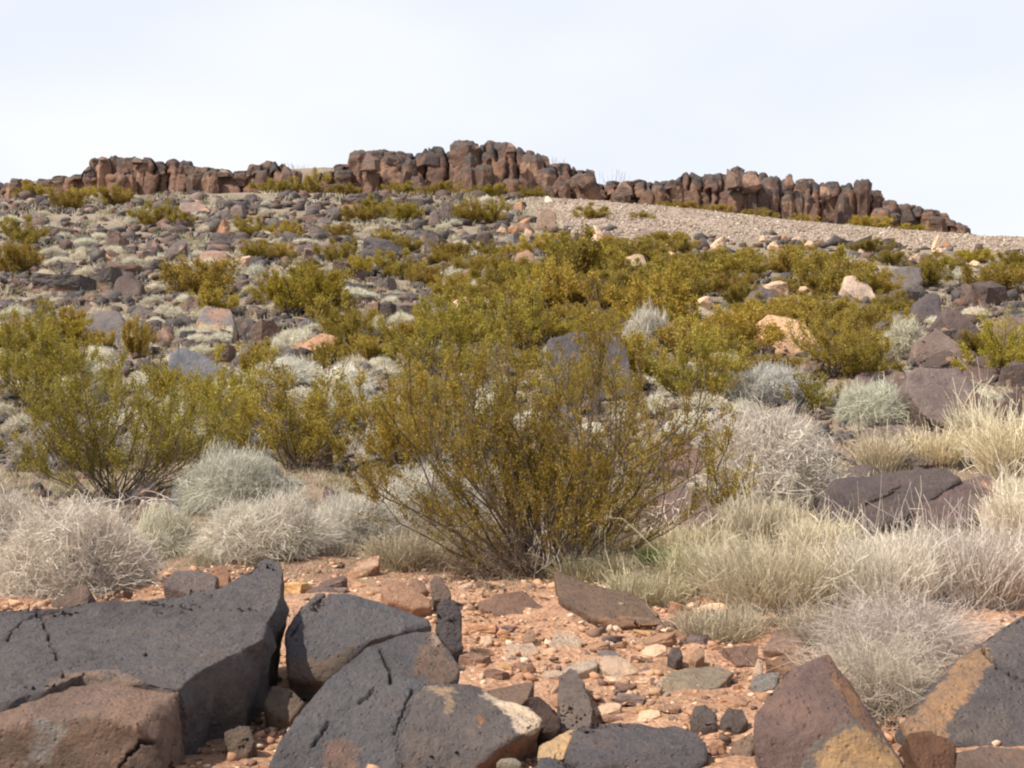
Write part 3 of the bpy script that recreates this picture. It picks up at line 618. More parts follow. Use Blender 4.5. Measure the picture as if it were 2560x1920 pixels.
# ------------------------------------------------------------------ repeated rocks, several shapes
def rock_variant(shape, seed):
    rng = random.Random(seed)
    bm = bmesh.new()
    P = []
    if shape == 'block':
        for sx in (-1, 1):
            for sy in (-1, 1):
                for sz in (0, 1):
                    P.append((sx * rng.uniform(.34, .5), sy * rng.uniform(.34, .5), sz * rng.uniform(.75, 1) - .12))
        P.append((rng.uniform(-.2, .2), rng.uniform(-.2, .2), 1.0)); P.append((rng.uniform(.3, .52), 0, .4))
    elif shape == 'slab':
        for k in range(7):
            a = k / 7 * 6.283 + rng.uniform(-.25, .25); r = rng.uniform(.4, .52)
            t = .55 + .42 * math.cos(a + seed)
            P.append((r * math.cos(a), r * math.sin(a), t)); P.append((r * 1.02 * math.cos(a), r * 1.02 * math.sin(a), -.2))
        P.append((0, 0, .75))
    elif shape == 'wedge':
        for k in range(5):
            a = k / 5 * 6.283 + rng.uniform(-.3, .3)
            P.append((.5 * math.cos(a), .5 * math.sin(a), -.15)); P.append((.4 * math.cos(a), .4 * math.sin(a), rng.uniform(.25, .5)))
        P.append((rng.uniform(-.25, .25), rng.uniform(-.1, .2), 1.0)); P.append((rng.uniform(-.3, .3), rng.uniform(-.1, .3), .95))
    else:
        for k in range(22):
            a = rng.uniform(0, 6.283); z = rng.uniform(-.9, 1); r = math.sqrt(1 - z * z) * rng.uniform(.43, .52)
            P.append((r * math.cos(a), r * math.sin(a), .45 + .5 * z * rng.uniform(.85, 1.05)))
    for p in P: bm.verts.new(p)
    r = bmesh.ops.convex_hull(bm, input=bm.verts[:])
    bmesh.ops.delete(bm, geom=[g for g in set(r['geom_interior'] + r['geom_unused']) if isinstance(g, bmesh.types.BMVert) and g.is_valid], context='VERTS')
    bmesh.ops.triangulate(bm, faces=bm.faces[:])
    dice(bm, 0.085)
    return bm


SHAPES = ['block', 'slab', 'wedge', 'round']
VAR = {}


def variant(shape, col, k=0):
    key = (shape, col, k)
    if key not in VAR:
        sd = SHAPES.index(shape) * 17 + k * 5 + 1
        bm = rock_variant(shape, sd)
        m = finish_rock(bm, sd + 40, col, 0.035 if shape != 'round' else 0.05, 2.6, 1 if shape == 'round' else 0, name='rock')
        # a face or two broken open to a warmer stone
        V = np.zeros(len(m.vertices) * 3); m.vertices.foreach_get('co', V); V = V.reshape(-1, 3)
        m.polygons.foreach_set('use_smooth', np.zeros(len(m.polygons), dtype=bool))
        w = (fbm(V * 1.7 + sd, 2, sd) > 0.28)[:, None]
        a = m.color_attributes['col']; cc = np.zeros(len(V) * 4); a.data.foreach_get('color', cc); cc = cc.reshape(-1, 4)
        warm = np.array([.25, .155, .11, 1]) if col in ('dg', 'g', 'b', 'db', 'lg') else np.array([*(np.array(COL[col]) * .72), 1])
        cc = cc * (1 - w) + warm * w
        a.data.foreach_set('color', cc.astype(np.float32).ravel())
        m.materials.append(M_ROCK_MID)
        VAR[key] = m
    return VAR[key]


# rocks traced one by one: u0, v0, u1, v1 (box in the photo), colour, shape
TR = """
2330 815 2425 885 db block|2425 890 2510 945 db wedge|2500 830 2575 905 b block|2500 905 2580 975 db block|2290 815 2340 870 dg block|2200 940 2290 1010 db slab|2300 885 2390 925 db slab|2150 800 2230 850 dg slab|2370 1040 2440 1085 db block|1293 1850 1340 1890 b round|282 1470 330 1500 b slab
2441 706 2506 765 db block|2400 712 2450 765 b slab|1855 727 1937 790 dg slab|1912 706 1965 745 cr block|1741 735 1786 782 cr round
2071 655 2095 680 or round|2262 633 2303 667 cr wedge|1770 597 1815 622 cr slab|1897 588 1914 606 cr round|1920 600 1949 631 cr round|1973 588 2008 612 cr round
2008 600 2036 627 cr round|1950 584 1970 606 or round|2327 588 2348 626 cr wedge|2352 600 2380 624 or wedge|2201 600 2244 628 dg slab|2330 620 2360 640 cr round|2140 622 2160 645 cr round
2225 722 2290 775 dg block|2310 740 2340 775 lg round|1510 672 1543 702 cr wedge|1545 680 1571 704 wh block|1659 627 1691 648 cr slab
1286 507 1307 532 or block|1418 580 1456 624 db wedge|1473 564 1510 602 cr wedge|1450 590 1475 606 cr round|1191 580 1231 622 db block|1121 584 1191 612 g slab|1097 508 1150 545 dg slab
1125 487 1160 508 dg slab|849 491 963 522 dg slab|1016 493 1062 525 dg block|902 596 1022 648 dg slab|1048 584 1121 624 dg slab|1232 600 1262 625 dg block|1322 583 1360 605 dg round
1240 568 1268 590 cr round|1270 560 1300 590 or round|1310 568 1335 592 cr wedge|1345 590 1385 612 cr slab|1262 590 1300 612 lg slab|1240 530 1262 552 or round|1290 545 1325 566 or slab
917 755 962 803 b block|955 752 988 803 db block|986 755 1042 797 g block|827 665 917 710 b slab|928 700 992 726 g slab|990 728 1050 762 g round|1047 734 1127 768 g slab
1141 669 1199 704 g round|1205 665 1240 705 pu block|736 846 841 892 or slab|837 831 866 855 or wedge|855 835 905 878 dg block|880 845 912 876 db block
514 867 590 915 b slab|575 867 650 925 dg wedge|580 795 600 860 db wedge|441 748 514 798 b wedge|311 820 350 868 g wedge|345 825 378 868 db wedge|376 820 446 872 b wedge
325 766 395 798 g wedge|195 757 258 795 b wedge|228 677 308 720 dg slab|87 700 240 742 dg slab|253 652 337 690 b wedge|69 760 127 792 g slab|0 793 72 836 b wedge|593 796 645 842 dg block
622 809 700 865 b slab|690 827 800 870 b slab|340 903 400 942 dg slab|395 905 420 942 db block|0 780 40 815 dg slab|455 855 500 880 dg slab|610 840 660 860 g slab
537 552 582 583 or wedge|525 584 580 616 dg slab|582 513 614 546 pu block|545 527 585 556 dg slab|594 600 640 632 b wedge|354 604 416 643 dg wedge|415 600 470 648 dg slab|264 584 328 628 b slab
355 625 395 660 dg block|576 640 625 665 cr slab|258 633 280 656 or wedge|230 625 262 655 dg block|130 648 155 677 g round|160 660 200 682 dg slab|180 668 245 690 dg slab|305 612 345 640 dg block
770 565 830 600 g slab|790 540 830 568 dg slab|700 560 740 585 db slab|820 605 880 632 b slab|700 606 745 636 g wedge|760 620 800 650 pu block|640 540 668 572 db wedge|660 610 720 640 g slab
1010 640 1050 668 dg block|960 640 1000 672 dg wedge|1075 655 1110 690 dg round|870 665 905 690 b round|770 512 810 532 pu block|880 530 920 548 dg slab|1060 610 1090 640 b wedge|1000 565 1040 585 dg slab
100 500 130 520 dg round|275 490 320 510 dg wedge|305 505 335 530 pu wedge|340 545 365 558 db slab|120 570 170 590 g slab|400 520 440 540 g round|455 540 490 560 dg wedge|215 560 245 580 g slab
1290 1110 1330 1140 g round|1380 1010 1450 1060 g slab|1180 1120 1250 1165 g slab|760 1120 830 1180 b slab|800 1215 870 1270 pu slab|830 1150 880 1190 dg round|1120 960 1190 1010 g slab|1360 1060 1420 1110 b round
1140 880 1190 930 g wedge|1060 900 1110 930 db round|1200 930 1260 975 b block|980 1010 1040 1050 g slab|690 1050 760 1090 b slab|600 980 680 1030 dg slab|650 1010 700 1050 dg wedge|20 930 80 970 g slab
10 1130 70 1180 dg slab|90 1090 150 1130 g slab|300 1200 400 1260 g slab|2060 990 2120 1030 g round|2120 1095 2150 1120 b block|2210 930 2260 970 b slab|2030 960 2070 1000 db wedge|1760 940 1800 975 b slab
1990 905 2060 950 b slab|1850 940 1890 970 g slab|1950 760 1990 785 lg round|1990 720 2040 760 cr slab|1650 770 1700 800 dg slab|1830 715 1850 730 lg round|1815 700 1835 715 lg round
2360 660 2420 690 lg slab|2470 655 2510 680 lg slab|2510 760 2560 800 g slab|2420 650 2450 672 cr round|2540 640 2560 660 or round|2150 655 2200 680 b slab|1940 650 1990 680 dg slab|1735 650 1755 672 b round
2360 1245 2420 1260 b slab|1740 1340 1850 1400 or slab|1600 1440 1670 1475 b slab|1420 900 1480 940 g slab|1440 1000 1500 1040 b round|1250 1005 1300 1040 dg slab
700 1450 780 1480 b slab|770 1460 850 1490 b slab|730 1520 745 1550 g round|1060 1515 1090 1530 b round|1340 1480 1375 1500 b round|2010 1560 2060 1590 b round|1540 1500 1570 1545 cr wedge|1663 1545 1700 1570 cr round|1730 1515 1790 1545 or slab
1870 1530 1960 1570 b slab|1680 1575 1760 1600 or slab|1600 1610 1650 1640 or slab|1560 1650 1640 1670 or slab|1375 1700 1400 1740 cr round|1480 1820 1520 1835 cr slab|1495 1680 1530 1700 cr round|1560 1790 1600 1812 or round
1100 1600 1130 1640 cr round|1120 1655 1150 1690 or round|1290 1650 1340 1680 or slab|1345 1655 1375 1680 cr wedge|1395 1710 1410 1740 or round|1240 1560 1275 1590 or round|1860 1620 1900 1650 or round|1830 1700 1865 1730 or slab
1770 1835 1815 1880 or round|1700 1735 1730 1760 or round|1505 1590 1540 1615 wh round|1530 1640 1560 1660 or round|1255 1795 1270 1805 wh round|640 1520 660 1540 b round
"""

LANDMARKS = [
 (330, 1620, 'huge dark slab'), (860, 1590, 'tapering charcoal boulder'), (900, 1800, 'wedge boulder with the round spot'), (1180, 1830, 'white crusted boulder'),
 (1130, 1560, 'upright narrow dark stone'), (1010, 1480, 'flat orange-brown rock'), (905, 1420, 'orange shoe-shaped stone'), (1280, 1510, 'rusty ledge stone'),
 (1530, 1520, 'long low brown ledge'), (1590, 1860, 'saddle-backed black boulder'), (2080, 1780, 'triangular brown boulder'), (2400, 1720, 'ochre and charcoal boulder'),
 (1735, 1705, 'tan paving-like stone'), (1410, 1605, 'half-buried cream stone'), (1380, 1200, 'tall branchy creosote bush'), (190, 1400, 'white wiry tussock'),
 (610, 1230, 'big round grey tussock'), (500, 1235, 'granular dark grey boulder'), (1700, 1160, 'purplish boulder behind twigs'), (1690, 1280, 'bare dead branches'),
 (1920, 1130, 'big mauve-white dead shrub'), (2190, 1010, 'pale domed tussock'), (2200, 1250, 'cracked rock platform'), (2400, 1240, 'tilted purplish slab'), (2260, 1110, 'grey-brown dome rock'),
 (2380, 990, 'sloping mauve-grey boulder'), (2410, 820, 'tilted dark prism boulder'), (2320, 770, 'nearly black round boulder'), (2260, 695, 'cubic flat-topped boulder'), (2520, 1060, 'dark red jagged boulder'),
 (1960, 840, 'blocky cream and orange boulder'), (2150, 725, 'slanting cream boulder'), (1940, 725, 'small cream block by the scree'), (1590, 655, 'two-tone tan boulder'), (1440, 910, 'slate-grey boulder'),
 (1500, 800, 'white and orange boulder'), (1160, 765, 'pink speckled boulder'), (1310, 640, 'orange-brown scree-foot boulder'), (1367, 548, 'brown boulder on the rubble mound'), (1371, 502, 'pointed white stone'),
 (1085, 540, 'upright rock fin'), (970, 645, 'long dark slab on the upper slope'), (905, 505, 'dark ledge below the high outcrop'), (480, 520, 'smooth brown boulder at the mesa foot'), (540, 650, 'smooth reddish boulder'),
 (320, 715, 'knobbly brown boulder'), (260, 825, 'flat-sloped grey-brown block'), (540, 805, 'rusty-lidded block'), (500, 940, 'blue-grey boulder'), (505, 1055, 'grey rock with a black hollow'),
 (275, 1300, 'reddish loaf-shaped rock'), (150, 715, 'wide grey slab amid straw'), (60, 655, 'big green bush at the edge'), (490, 690, 'green bush below the reddish boulder'), (770, 755, 'round yellow-green bush'),
 (1100, 860, 'dense domed creosote'), (1440, 680, 'broad creosote by the tan boulder'), (2500, 880, 'yellow-green edge bush'), (780, 845, 'orange flat slab'), (960, 780, 'brown and grey twin blocks'),
 (320, 440, 'mushroom-capped outcrop'), (680, 440, 'rounded knob of the low outcrop'), (1200, 430, 'high central outcrop'), (1980, 490, 'columnar ridge outcrop'), (1600, 560, 'pale scree slope'), (2330, 610, 'cream stones on the scree'),
 (250, 560, 'pale tussock field'), (700, 610, 'upper rubble field'), (1250, 590, 'cream rubble mound'), (120, 1000, 'wide branchy shrub'),
]
USED = set()
COUNT = {}


def where(u, v, skip=0):
    L = sorted(LANDMARKS, key=lambda q: (q[0] - u) ** 2 + ((q[1] - v) * 1.25) ** 2)
    q = L[skip]
    du, dv = u - q[0], v - q[1]
    d = math.hypot(du, dv)
    close = 'just ' if d < 90 else ('well ' if d > 260 else '')
    if abs(du) > abs(dv) * 2.2: r = 'left of' if du < 0 else 'right of'
    elif abs(dv) > abs(du) * 2.2: r = 'above' if dv < 0 else 'below'
    else: r = ('above' if dv < 0 else 'below') + (' and left of' if du < 0 else ' and right of')
    return close + r + ' the ' + q[2], q[2]


def unique_label(base, u, v):
    for s in (0, 1, 2):
        w, _ = where(u, v, s)
        lab = base + ' ' + w
        if lab not in USED and len(lab.split()) <= 16:
            USED.add(lab); return lab
    w, a = where(u, v, 0); _, b = where(u, v, 1)
    for mid in ('between', 'midway between', 'roughly between', 'on the line between'):
        lab = base.split(' ')[-2:] and f"{base} {mid} the {a} and {b}"
        lab = ' '.join(lab.split()[:99])
        if lab not in USED and len(lab.split()) <= 16:
            USED.add(lab); return lab
    w = where(u, v, 0)[0]
    for o in ('second', 'third', 'fourth', 'fifth', 'sixth', 'seventh', 'eighth', 'ninth'):
        lab = f'{o} {base} {w}'
        if lab not in USED:
            USED.add(lab); return ' '.join(lab.split()[:16])
    return lab


ROCKPOS = []      # (x, y, radius) kept clear of plants


def place_rock(u0, v0, u1, v1, col, shape, k, rng, traced=True):
    uc = (u0 + u1) / 2
    x, y, z = ground(uc, v1)
    s = y / F_PX
    w = (u1 - u0) * s; h = (v1 - v0) * s
    dep = w * rng.uniform(.7, 1.0)
    me = variant(shape, col, k)
    o = bpy.data.objects.new('rock' if w < 0.75 else 'boulder', me); C.objects.link(o)
    yy = y + dep * 0.4
    o.location = (x * yy / y, yy, float(H(x * yy / y, yy)[0]) - 0.04 * h - (0.02 if traced else 0.0))
    zz = rng.choice([0, math.pi]) + rng.uniform(-.5, .5)
    o.rotation_euler = (rng.uniform(-.12, .12), rng.uniform(-.14, .14), zz)
    o.scale = (w * 1.15, dep, max(h * 1.12 - (0.12 * dep if v1 > 1250 else 0), h * .6))
    if shape == 'slab': o.scale[2] = o.scale[2] * 1.1
    size = 'big' if w > 1.3 else 'mid-sized' if w > .6 else 'small' if w > .22 else 'tiny'
    sh = {'block': 'blocky', 'slab': 'flat', 'wedge': 'pointed', 'round': 'rounded'}[shape]
    nm = 'boulder' if w >= 0.75 else 'rock'
    tag(o, unique_label(f'{size} {sh} {CNAME[col]} {nm}', uc, (v0 + v1) / 2), nm, 'loose rocks scattered over the desert slope')
    return o


def build_traced():
    rng = random.Random(5)
    n = 0
    for tok in TR.replace('\n', '|').split('|'):
        f = tok.split()
        if len(f) < 6: continue
        u0, v0, u1, v1 = map(float, f[:4])
        place_rock(u0, v0, u1, v1, f[4], f[5], rng.randrange(3), rng)
        TBOX.append((u0, v0, u1, v1)); n += 1
        if f[4] in ('cr', 'wh') and v1 < 900: CREAM.append((u0, v0, u1, v1))
    return n


TBOX = []
CREAM = []
NROCK = build_traced() + len(HEROES) + 1 + 75
print('traced rocks', NROCK); NTR = len(TBOX)


def density(u, v):
    """how thickly stones lie on the slope around a photo pixel"""
    if v > 1150: return 0.05
    d = 1.0 if u < 1250 else 0.45
    if v > 900: d *= 0.35
    if u > 1350 and 500 < v < 640: d *= 0.5
    return d


def fill_rocks(nmax):
    rng = random.Random(77)
    n = 0; tries = 0
    while n < nmax and tries < 20000:
        tries += 1
        u = rng.uniform(-20, 2580); v = rng.uniform(492, 1150)
        if u > 1400 and v < 650: continue
        if rng.random() > density(u, v): continue
        if any(a - 6 < u < c + 6 and b - 6 < v < d + 10 for a, b, c, d in TBOX): continue
        w = rng.uniform(34, 74) * (0.6 + (v - 490) / 600); h = w * rng.uniform(.35, .7)
        col = rng.choices(['dg', 'g', 'b', 'rb', 'pu', 'db', 'cr', 'or'], [5, 4, 4, 1.2, 1, 1.2, .9 if u > 1250 else .1, .4])[0]
        shape = rng.choices(SHAPES, [3, 4, 3, 1.5])[0]
        place_rock(u - w / 2, v - h, u + w / 2, v, col, shape, rng.randrange(3), rng, False)
        TBOX.append((u - w / 2, v - h, u + w / 2, v)); n += 1
    return n


print('filled', fill_rocks(max(0, 350 - NROCK)))


def fore_fragments():
    rng = random.Random(123); n = 0
    boxes = [(min(p[0] for p in h[2]), min(p[1] for p in h[2]), max(p[0] for p in h[2]), max(p[1] for p in h[2])) for h in HEROES]
    for _ in range(4000):
        if n >= 75: break
        u = rng.uniform(730, 2080); v = rng.uniform(1470, 1890)
        if v > 1520 and u < 1150: continue
        if v > 1700 and u < 1480: continue
        w = rng.uniform(40, 120) * (.75 + (v - 1450) / 900); h = w * rng.uniform(.28, .5)
        b = (u - w / 2, v - h, u + w / 2, v)
        if any(b[0] < q[2] - 8 and b[2] > q[0] + 8 and b[1] < q[3] - 4 and b[3] > q[1] + 4 for q in boxes): continue
        boxes.append(b)
        place_rock(*b, rng.choices(['or', 'cr', 'rb', 'b', 'och', 'g', 'pu'], [4, 3, 3, 2, 1, 1, 1])[0], rng.choices(SHAPES, [2, 6, 2, 0])[0], rng.randrange(3), rng, False); n += 1
    print('fragments', n)


fore_fragments()


# ------------------------------------------------------------------ uncountable small stones
def tiny_stones(name, label, X, Y, S, cols, seed, flat=0.6, zoff=0.0, sharp=1.0, mat=None, block=True):
    """many small angular pebbles as one mesh"""
    rng = np.random.default_rng(seed)
    n = len(X)
    if block:
        T = np.array([(x, y, z) for x in (-.42, .42) for y in (-.42, .42) for z in (-.4, .4)] + [(.05, .1, .62)])
        hb = bmesh.new()
        for p in T: hb.verts.new(p)
        bmesh.ops.convex_hull(hb, input=hb.verts[:]); bmesh.ops.triangulate(hb, faces=hb.faces[:]); hb.verts.index_update()
        T = np.array([v.co[:] for v in hb.verts]); Fi = np.array([[v.index for v in f.verts] for f in hb.faces]); hb.free()
    else:
        ico = bmesh.new(); bmesh.ops.create_icosphere(ico, subdivisions=1, radius=0.5)
        T = np.array([v.co[:] for v in ico.verts]); Fi = np.array([[v.index for v in f.verts] for f in ico.faces]); ico.free()
    m = len(T)
    J = T[None] * rng.uniform(1 - .38 * sharp, 1 + .3 * sharp, (n, m, 1)) * rng.uniform(.75, 1.2, (n, m, 3))
    a = rng.uniform(0, 6.283, n); ca, sa = np.cos(a), np.sin(a)
    sc = np.stack([S * rng.uniform(.8, 1.5, n), S * rng.uniform(.6, 1.1, n), S * flat * rng.uniform(.6, 1.3, n)], 1)
    J = J * sc[:, None, :]
    tl = rng.uniform(-.5, .5, n)
    x = J[..., 0] * np.cos(tl)[:, None] - J[..., 2] * np.sin(tl)[:, None]; z = J[..., 0] * np.sin(tl)[:, None] + J[..., 2] * np.cos(tl)[:, None]
    xx = x * ca[:, None] - J[..., 1] * sa[:, None]; yy = x * sa[:, None] + J[..., 1] * ca[:, None]
    Z = H(X, Y) + zoff + S * flat * 0.22
    V = np.stack([xx + X[:, None], yy + Y[:, None], z + Z[:, None]], -1).reshape(-1, 3)
    Fc = (Fi[None] + (np.arange(n) * m)[:, None, None]).reshape(-1, 3)
    ci = rng.integers(0, len(cols), n)
    cv = np.array([COL[c] if isinstance(c, str) else c for c in cols])[ci] * rng.uniform(.75, 1.25, (n, 1))
    col = np.repeat(cv, m, 0)
    me = np_mesh(name, V, Fc, col)
    o = link(name, me, mat or M_PEB)
    tag(o, label, None, None, 'stuff')
    return o


def scatter_px(n, box, seed, dens=None):
    rng = np.random.default_rng(seed)
    out = []
    while len(out) < n:
        u = rng.uniform(box[0], box[2]); v = rng.uniform(box[1], box[3])
        if dens and rng.random() > dens(u, v): continue
        out.append((u, v))
    return out


def density2(u, v):
    if u > 1330 and v < 500 + (u - 1330) * .09 + (60 if u < 1900 else 35): return 0.03
    if v > 1150: return 0.12
    return 1.0 if u < 1300 else .5


def px_to_xy(pts):
    A = np.array(pts); ys = np.geomspace(2.5, 97, 260)
    OX, OY = [], []
    for c in range(0, len(A), 500):
        u = A[c:c + 500, 0:1]; v = A[c:c + 500, 1:2]
        a = (u - CU) / F_PX; b = (CV - v) / F_PX
        k = ys[None] / (CP - b * SP)
        d = CAMZ + (SP + b * CP) * k - H((a * k).ravel(), np.broadcast_to(ys, k.shape).ravel(), False).reshape(k.shape)
        neg = d < 0; i = np.where(neg.any(1), neg.argmax(1), d.argmin(1)).clip(1)
        r = np.arange(len(u)); t = np.clip(d[r, i - 1] / (d[r, i - 1] - d[r, i] + 1e-12), 0, 1)
        y = ys[i - 1] + t * (ys[i] - ys[i - 1]); OY.append(y); OX.append(a[:, 0] * y / (CP - b[:, 0] * SP))
    return np.concatenate(OX), np.concatenate(OY)


# gravel of the bare foreground patch
_rng = np.random.default_rng(3)
n = 19000
Y = _rng.uniform(3.7, 8.6, n) ** 1.0; X = _rng.uniform(-1, 1, n) * (0.45 * Y + 1.2)
S = np.exp(_rng.normal(math.log(.014), .6, n)).clip(.005, .055)
tiny_stones('gravel', 'orange and cream gravel strewn over the bare reddish soil', X, Y, S, ['or', 'cr', (.5, .3, .18), (.45, .25, .15), 'rb', 'b', (.6, .42, .29), 'or', (.42, .26, .17)], 4, .55)
pts = scatter_px(12500, (-620, 492, 3150, 1320), 9, density2)
X, Y = px_to_xy(pts); S = (Y / F_PX) * np.exp(_rng.normal(math.log(19), .42, len(X))).clip(8, 44)
tiny_stones('rubble', 'small dark and brown stones littering the slope between the shrubs', X, Y, S, ['dg', 'g', 'b', 'rb', 'dg', 'b', (.3, .22, .17), 'g', 'dg'], 5, .6, mat=M_ROCK_MID)


# ------------------------------------------------------------------ pale scree slope
def build_scree():
    up = [(1300, 500), (1340, 502), (1450, 508), (1600, 512), (1700, 518), (1860, 541), (2000, 553), (2110, 562), (2270, 575), (2410, 586), (2560, 607), (2700, 630), (2900, 662)]
    lo = [(1300, 520), (1390, 560), (1440, 600), (1560, 612), (1700, 628), (1750, 622), (1860, 606), (2067, 612), (2200, 625), (2311, 636), (2420, 645), (2560, 662), (2700, 690), (2900, 720)]
    us = np.linspace(1300, 2900, 110)
    vu = np.interp(us, *zip(*up)); vl = np.interp(us, *zip(*lo))
    nv = 46
    V = []
    for i, u in enumerate(us):
        x0, y0, _ = ground(u, vl[i])
        # upper rim sits just in front of the outcrop foot
        y1 = 88.5; x1 = (u - CU) / F_PX * y1
        for j in range(nv):
            t = j / (nv - 1)
            y = y0 + (y1 - y0) * t; x = x0 + (x1 - x0) * t
            V.append((x, y, t))
    V = np.array(V); z = H(V[:, 0], V[:, 1])
    t = V[:, 2]
    ends = np.repeat(np.clip(np.minimum(np.arange(110), 109 - np.arange(110)) / 10, 0, 1), nv)
    z = z + ends * 0.4 * np.sin(np.pi * np.clip(t, 0, 1) ** 1.6) - 0.12 * (1 - sstep(0, .12, t)) + 0.03 + 0.05 * fbm(V * [1.5, 1.5, 0], 3, 5)
    P = np.stack([V[:, 0], V[:, 1], z], 1)
    i = np.arange(109)[:, None] * nv + np.arange(nv - 1)[None]
    Fc = np.stack([i, i + nv, i + nv + 1, i + 1], -1).reshape(-1, 4)
    col = np.tile([.38, .29, .23], (len(P), 1)) * (1 + .12 * fbm(P * .4, 3, 6)[:, None])
    me = np_mesh('scree_slope', P, Fc, col, smooth=True)
    tag(link('scree_slope', me, M_SOIL), 'smooth bank of pale pinkish scree under the columnar outcrop', kind='structure')
    # loose stones on it
    rng = np.random.default_rng(8)
    n = 48000
    a = rng.uniform(0, 109, n); b = rng.uniform(0, nv - 1, n)
    ia, ib = a.astype(int), b.astype(int); fa, fb = a - ia, b - ib
    G = P.reshape(110, nv, 3)
    Q = (G[ia, ib] * ((1 - fa) * (1 - fb))[:, None] + G[np.minimum(ia + 1, 109), ib] * (fa * (1 - fb))[:, None]
         + G[ia, np.minimum(ib + 1, nv - 1)] * ((1 - fa) * fb)[:, None] + G[np.minimum(ia + 1, 109), np.minimum(ib + 1, nv - 1)] * (fa * fb)[:, None])
    S = np.exp(rng.normal(math.log(.052), .42, n)).clip(.03, .22)
    o = tiny_stones('scree_stones', 'fist-sized pinkish grey stones covering the pale scree bank', Q[:, 0], Q[:, 1], S, [(.42, .335, .25), (.34, .27, .20), (.28, .21, .155), (.50, .41, .32), (.21, .16, .125), (.38, .305, .23)], 12, .8)
    V2 = np.zeros(len(o.data.vertices) * 3); o.data.vertices.foreach_get('co', V2); V2 = V2.reshape(len(Q), -1, 3)
    V2[:, :, 2] += (Q[:, 2] - H(Q[:, 0], Q[:, 1]))[:, None]
    o.data.vertices.foreach_set('co', V2.ravel()); o.data.update()


build_scree()

# ------------------------------------------------------------------ outcrops on the skyline
SKY = {
 'A': [(-560, 478), (-480, 462), (-420, 466), (-330, 452), (-240, 458), (-150, 450), (-60, 455), (0, 452), (8, 462), (24, 460), (40, 449), (53, 447), (70, 450), (82, 457), (96, 448), (115, 450), (130, 452), (146, 447), (167, 450), (187, 441), (203, 441), (212, 425), (228, 423), (242, 425), (246, 403), (256, 392), (269, 396), (277, 392), (299, 393), (303, 401), (326, 398), (338, 394), (366, 401),
       (387, 403), (419, 401), (437, 397), (464, 407), (470, 417), (500, 417), (529, 421), (570, 423), (606, 427), (620, 423), (635, 415), (671, 409), (688, 398), (698, 409), (712, 409), (728, 421), (745, 434)],
 'B': [(795, 432), (800, 425), (820, 427), (833, 423), (873, 413), (878, 405), (898, 403), (902, 384), (918, 377), (955, 377), (963, 392), (970, 385), (1003, 381), (1056, 381), (1062, 369), (1101, 370), (1121, 375), (1138, 373), (1146, 358), (1166, 355), (1178, 364), (1201, 362), (1227, 360), (1239, 370), (1260, 368),
       (1268, 358), (1284, 359), (1300, 364), (1317, 375), (1341, 383), (1357, 393), (1363, 409), (1382, 415), (1402, 410), (1435, 413), (1447, 430), (1467, 427), (1488, 446), (1494, 456)],
 'C': [(1490, 456), (1516, 460), (1532, 454), (1581, 458), (1614, 452), (1638, 452), (1654, 458), (1680, 454), (1701, 438), (1729, 427), (1749, 438), (1794, 438), (1815, 434), (1819, 423), (1839, 421), (1863, 425), (1912, 425), (1941, 440), (1945, 452), (1953, 438), (1979, 432), (1985, 446), (2022, 454), (2034, 450), (2046, 458),
       (2075, 458), (2103, 456), (2132, 458), (2146, 454), (2164, 470), (2197, 482), (2209, 501), (2258, 515), (2299, 519), (2339, 529), (2364, 547), (2388, 556), (2418, 574)],
}
CVAR = []


def column_variants():
    for k in range(9):
        rng = random.Random(300 + k)
        bm = bmesh.new()
        ns = rng.choice([5, 6, 7]); ring = []
        lv = [(-.15, 1.08), (.25, 1.04), (.7, .96), (.9, .82), (1.0, .50)] if k % 3 else [(-.15, 1.0), (.5, .92), (.72, 1.05), (.92, .98), (1.0, .7)]
        ang = [i / ns * 6.283 + rng.uniform(-.22, .22) for i in range(ns)]
        lean = rng.uniform(-.12, .12)
        for z, r in lv:
            ring.append([bm.verts.new((.5 * r * math.cos(a) * rng.uniform(.88, 1.08) + lean * z, .5 * r * math.sin(a) * rng.uniform(.88, 1.08), z + rng.uniform(-.03, .02))) for a in ang])
        for A, B in zip(ring[:-1], ring[1:]):
            for i in range(ns):
                bm.faces.new((A[i], A[(i + 1) % ns], B[(i + 1) % ns], B[i]))
        bm.faces.new(ring[-1]); bm.faces.new(ring[0][::-1])
        bmesh.ops.triangulate(bm, faces=bm.faces[:]); dice(bm, .11)
        c = [(.175, .104, .074), (.14, .092, .072), (.20, .115, .076), (.155, .095, .068)][k % 4]
        me = finish_rock(bm, 500 + k, c, .06, 2.6, 0, fine_disp=.45, name='rock_column')
        V = np.zeros(len(me.vertices) * 3); me.vertices.foreach_get('co', V); V = V.reshape(-1, 3)
        w = ((fbm(V * [2.2, 2.2, 1.0] + k * 3, 3, 61) > .18) & (V[:, 2] < .75))[:, None]
        dk = (V[:, 2] + .25 * fbm(V * 3, 2, 62) > .82)[:, None]
        cc = np.tile([*c, 1.0], (len(V), 1)); cc = np.where(w, [.29, .175, .115, 1], cc); cc = np.where(dk, [.112, .088, .076, 1], cc)
        me.color_attributes['col'].data.foreach_set('color', cc.astype(np.float32).ravel())
        me.materials.append(M_ROCK_FAR)
        CVAR.append(me)


column_variants()


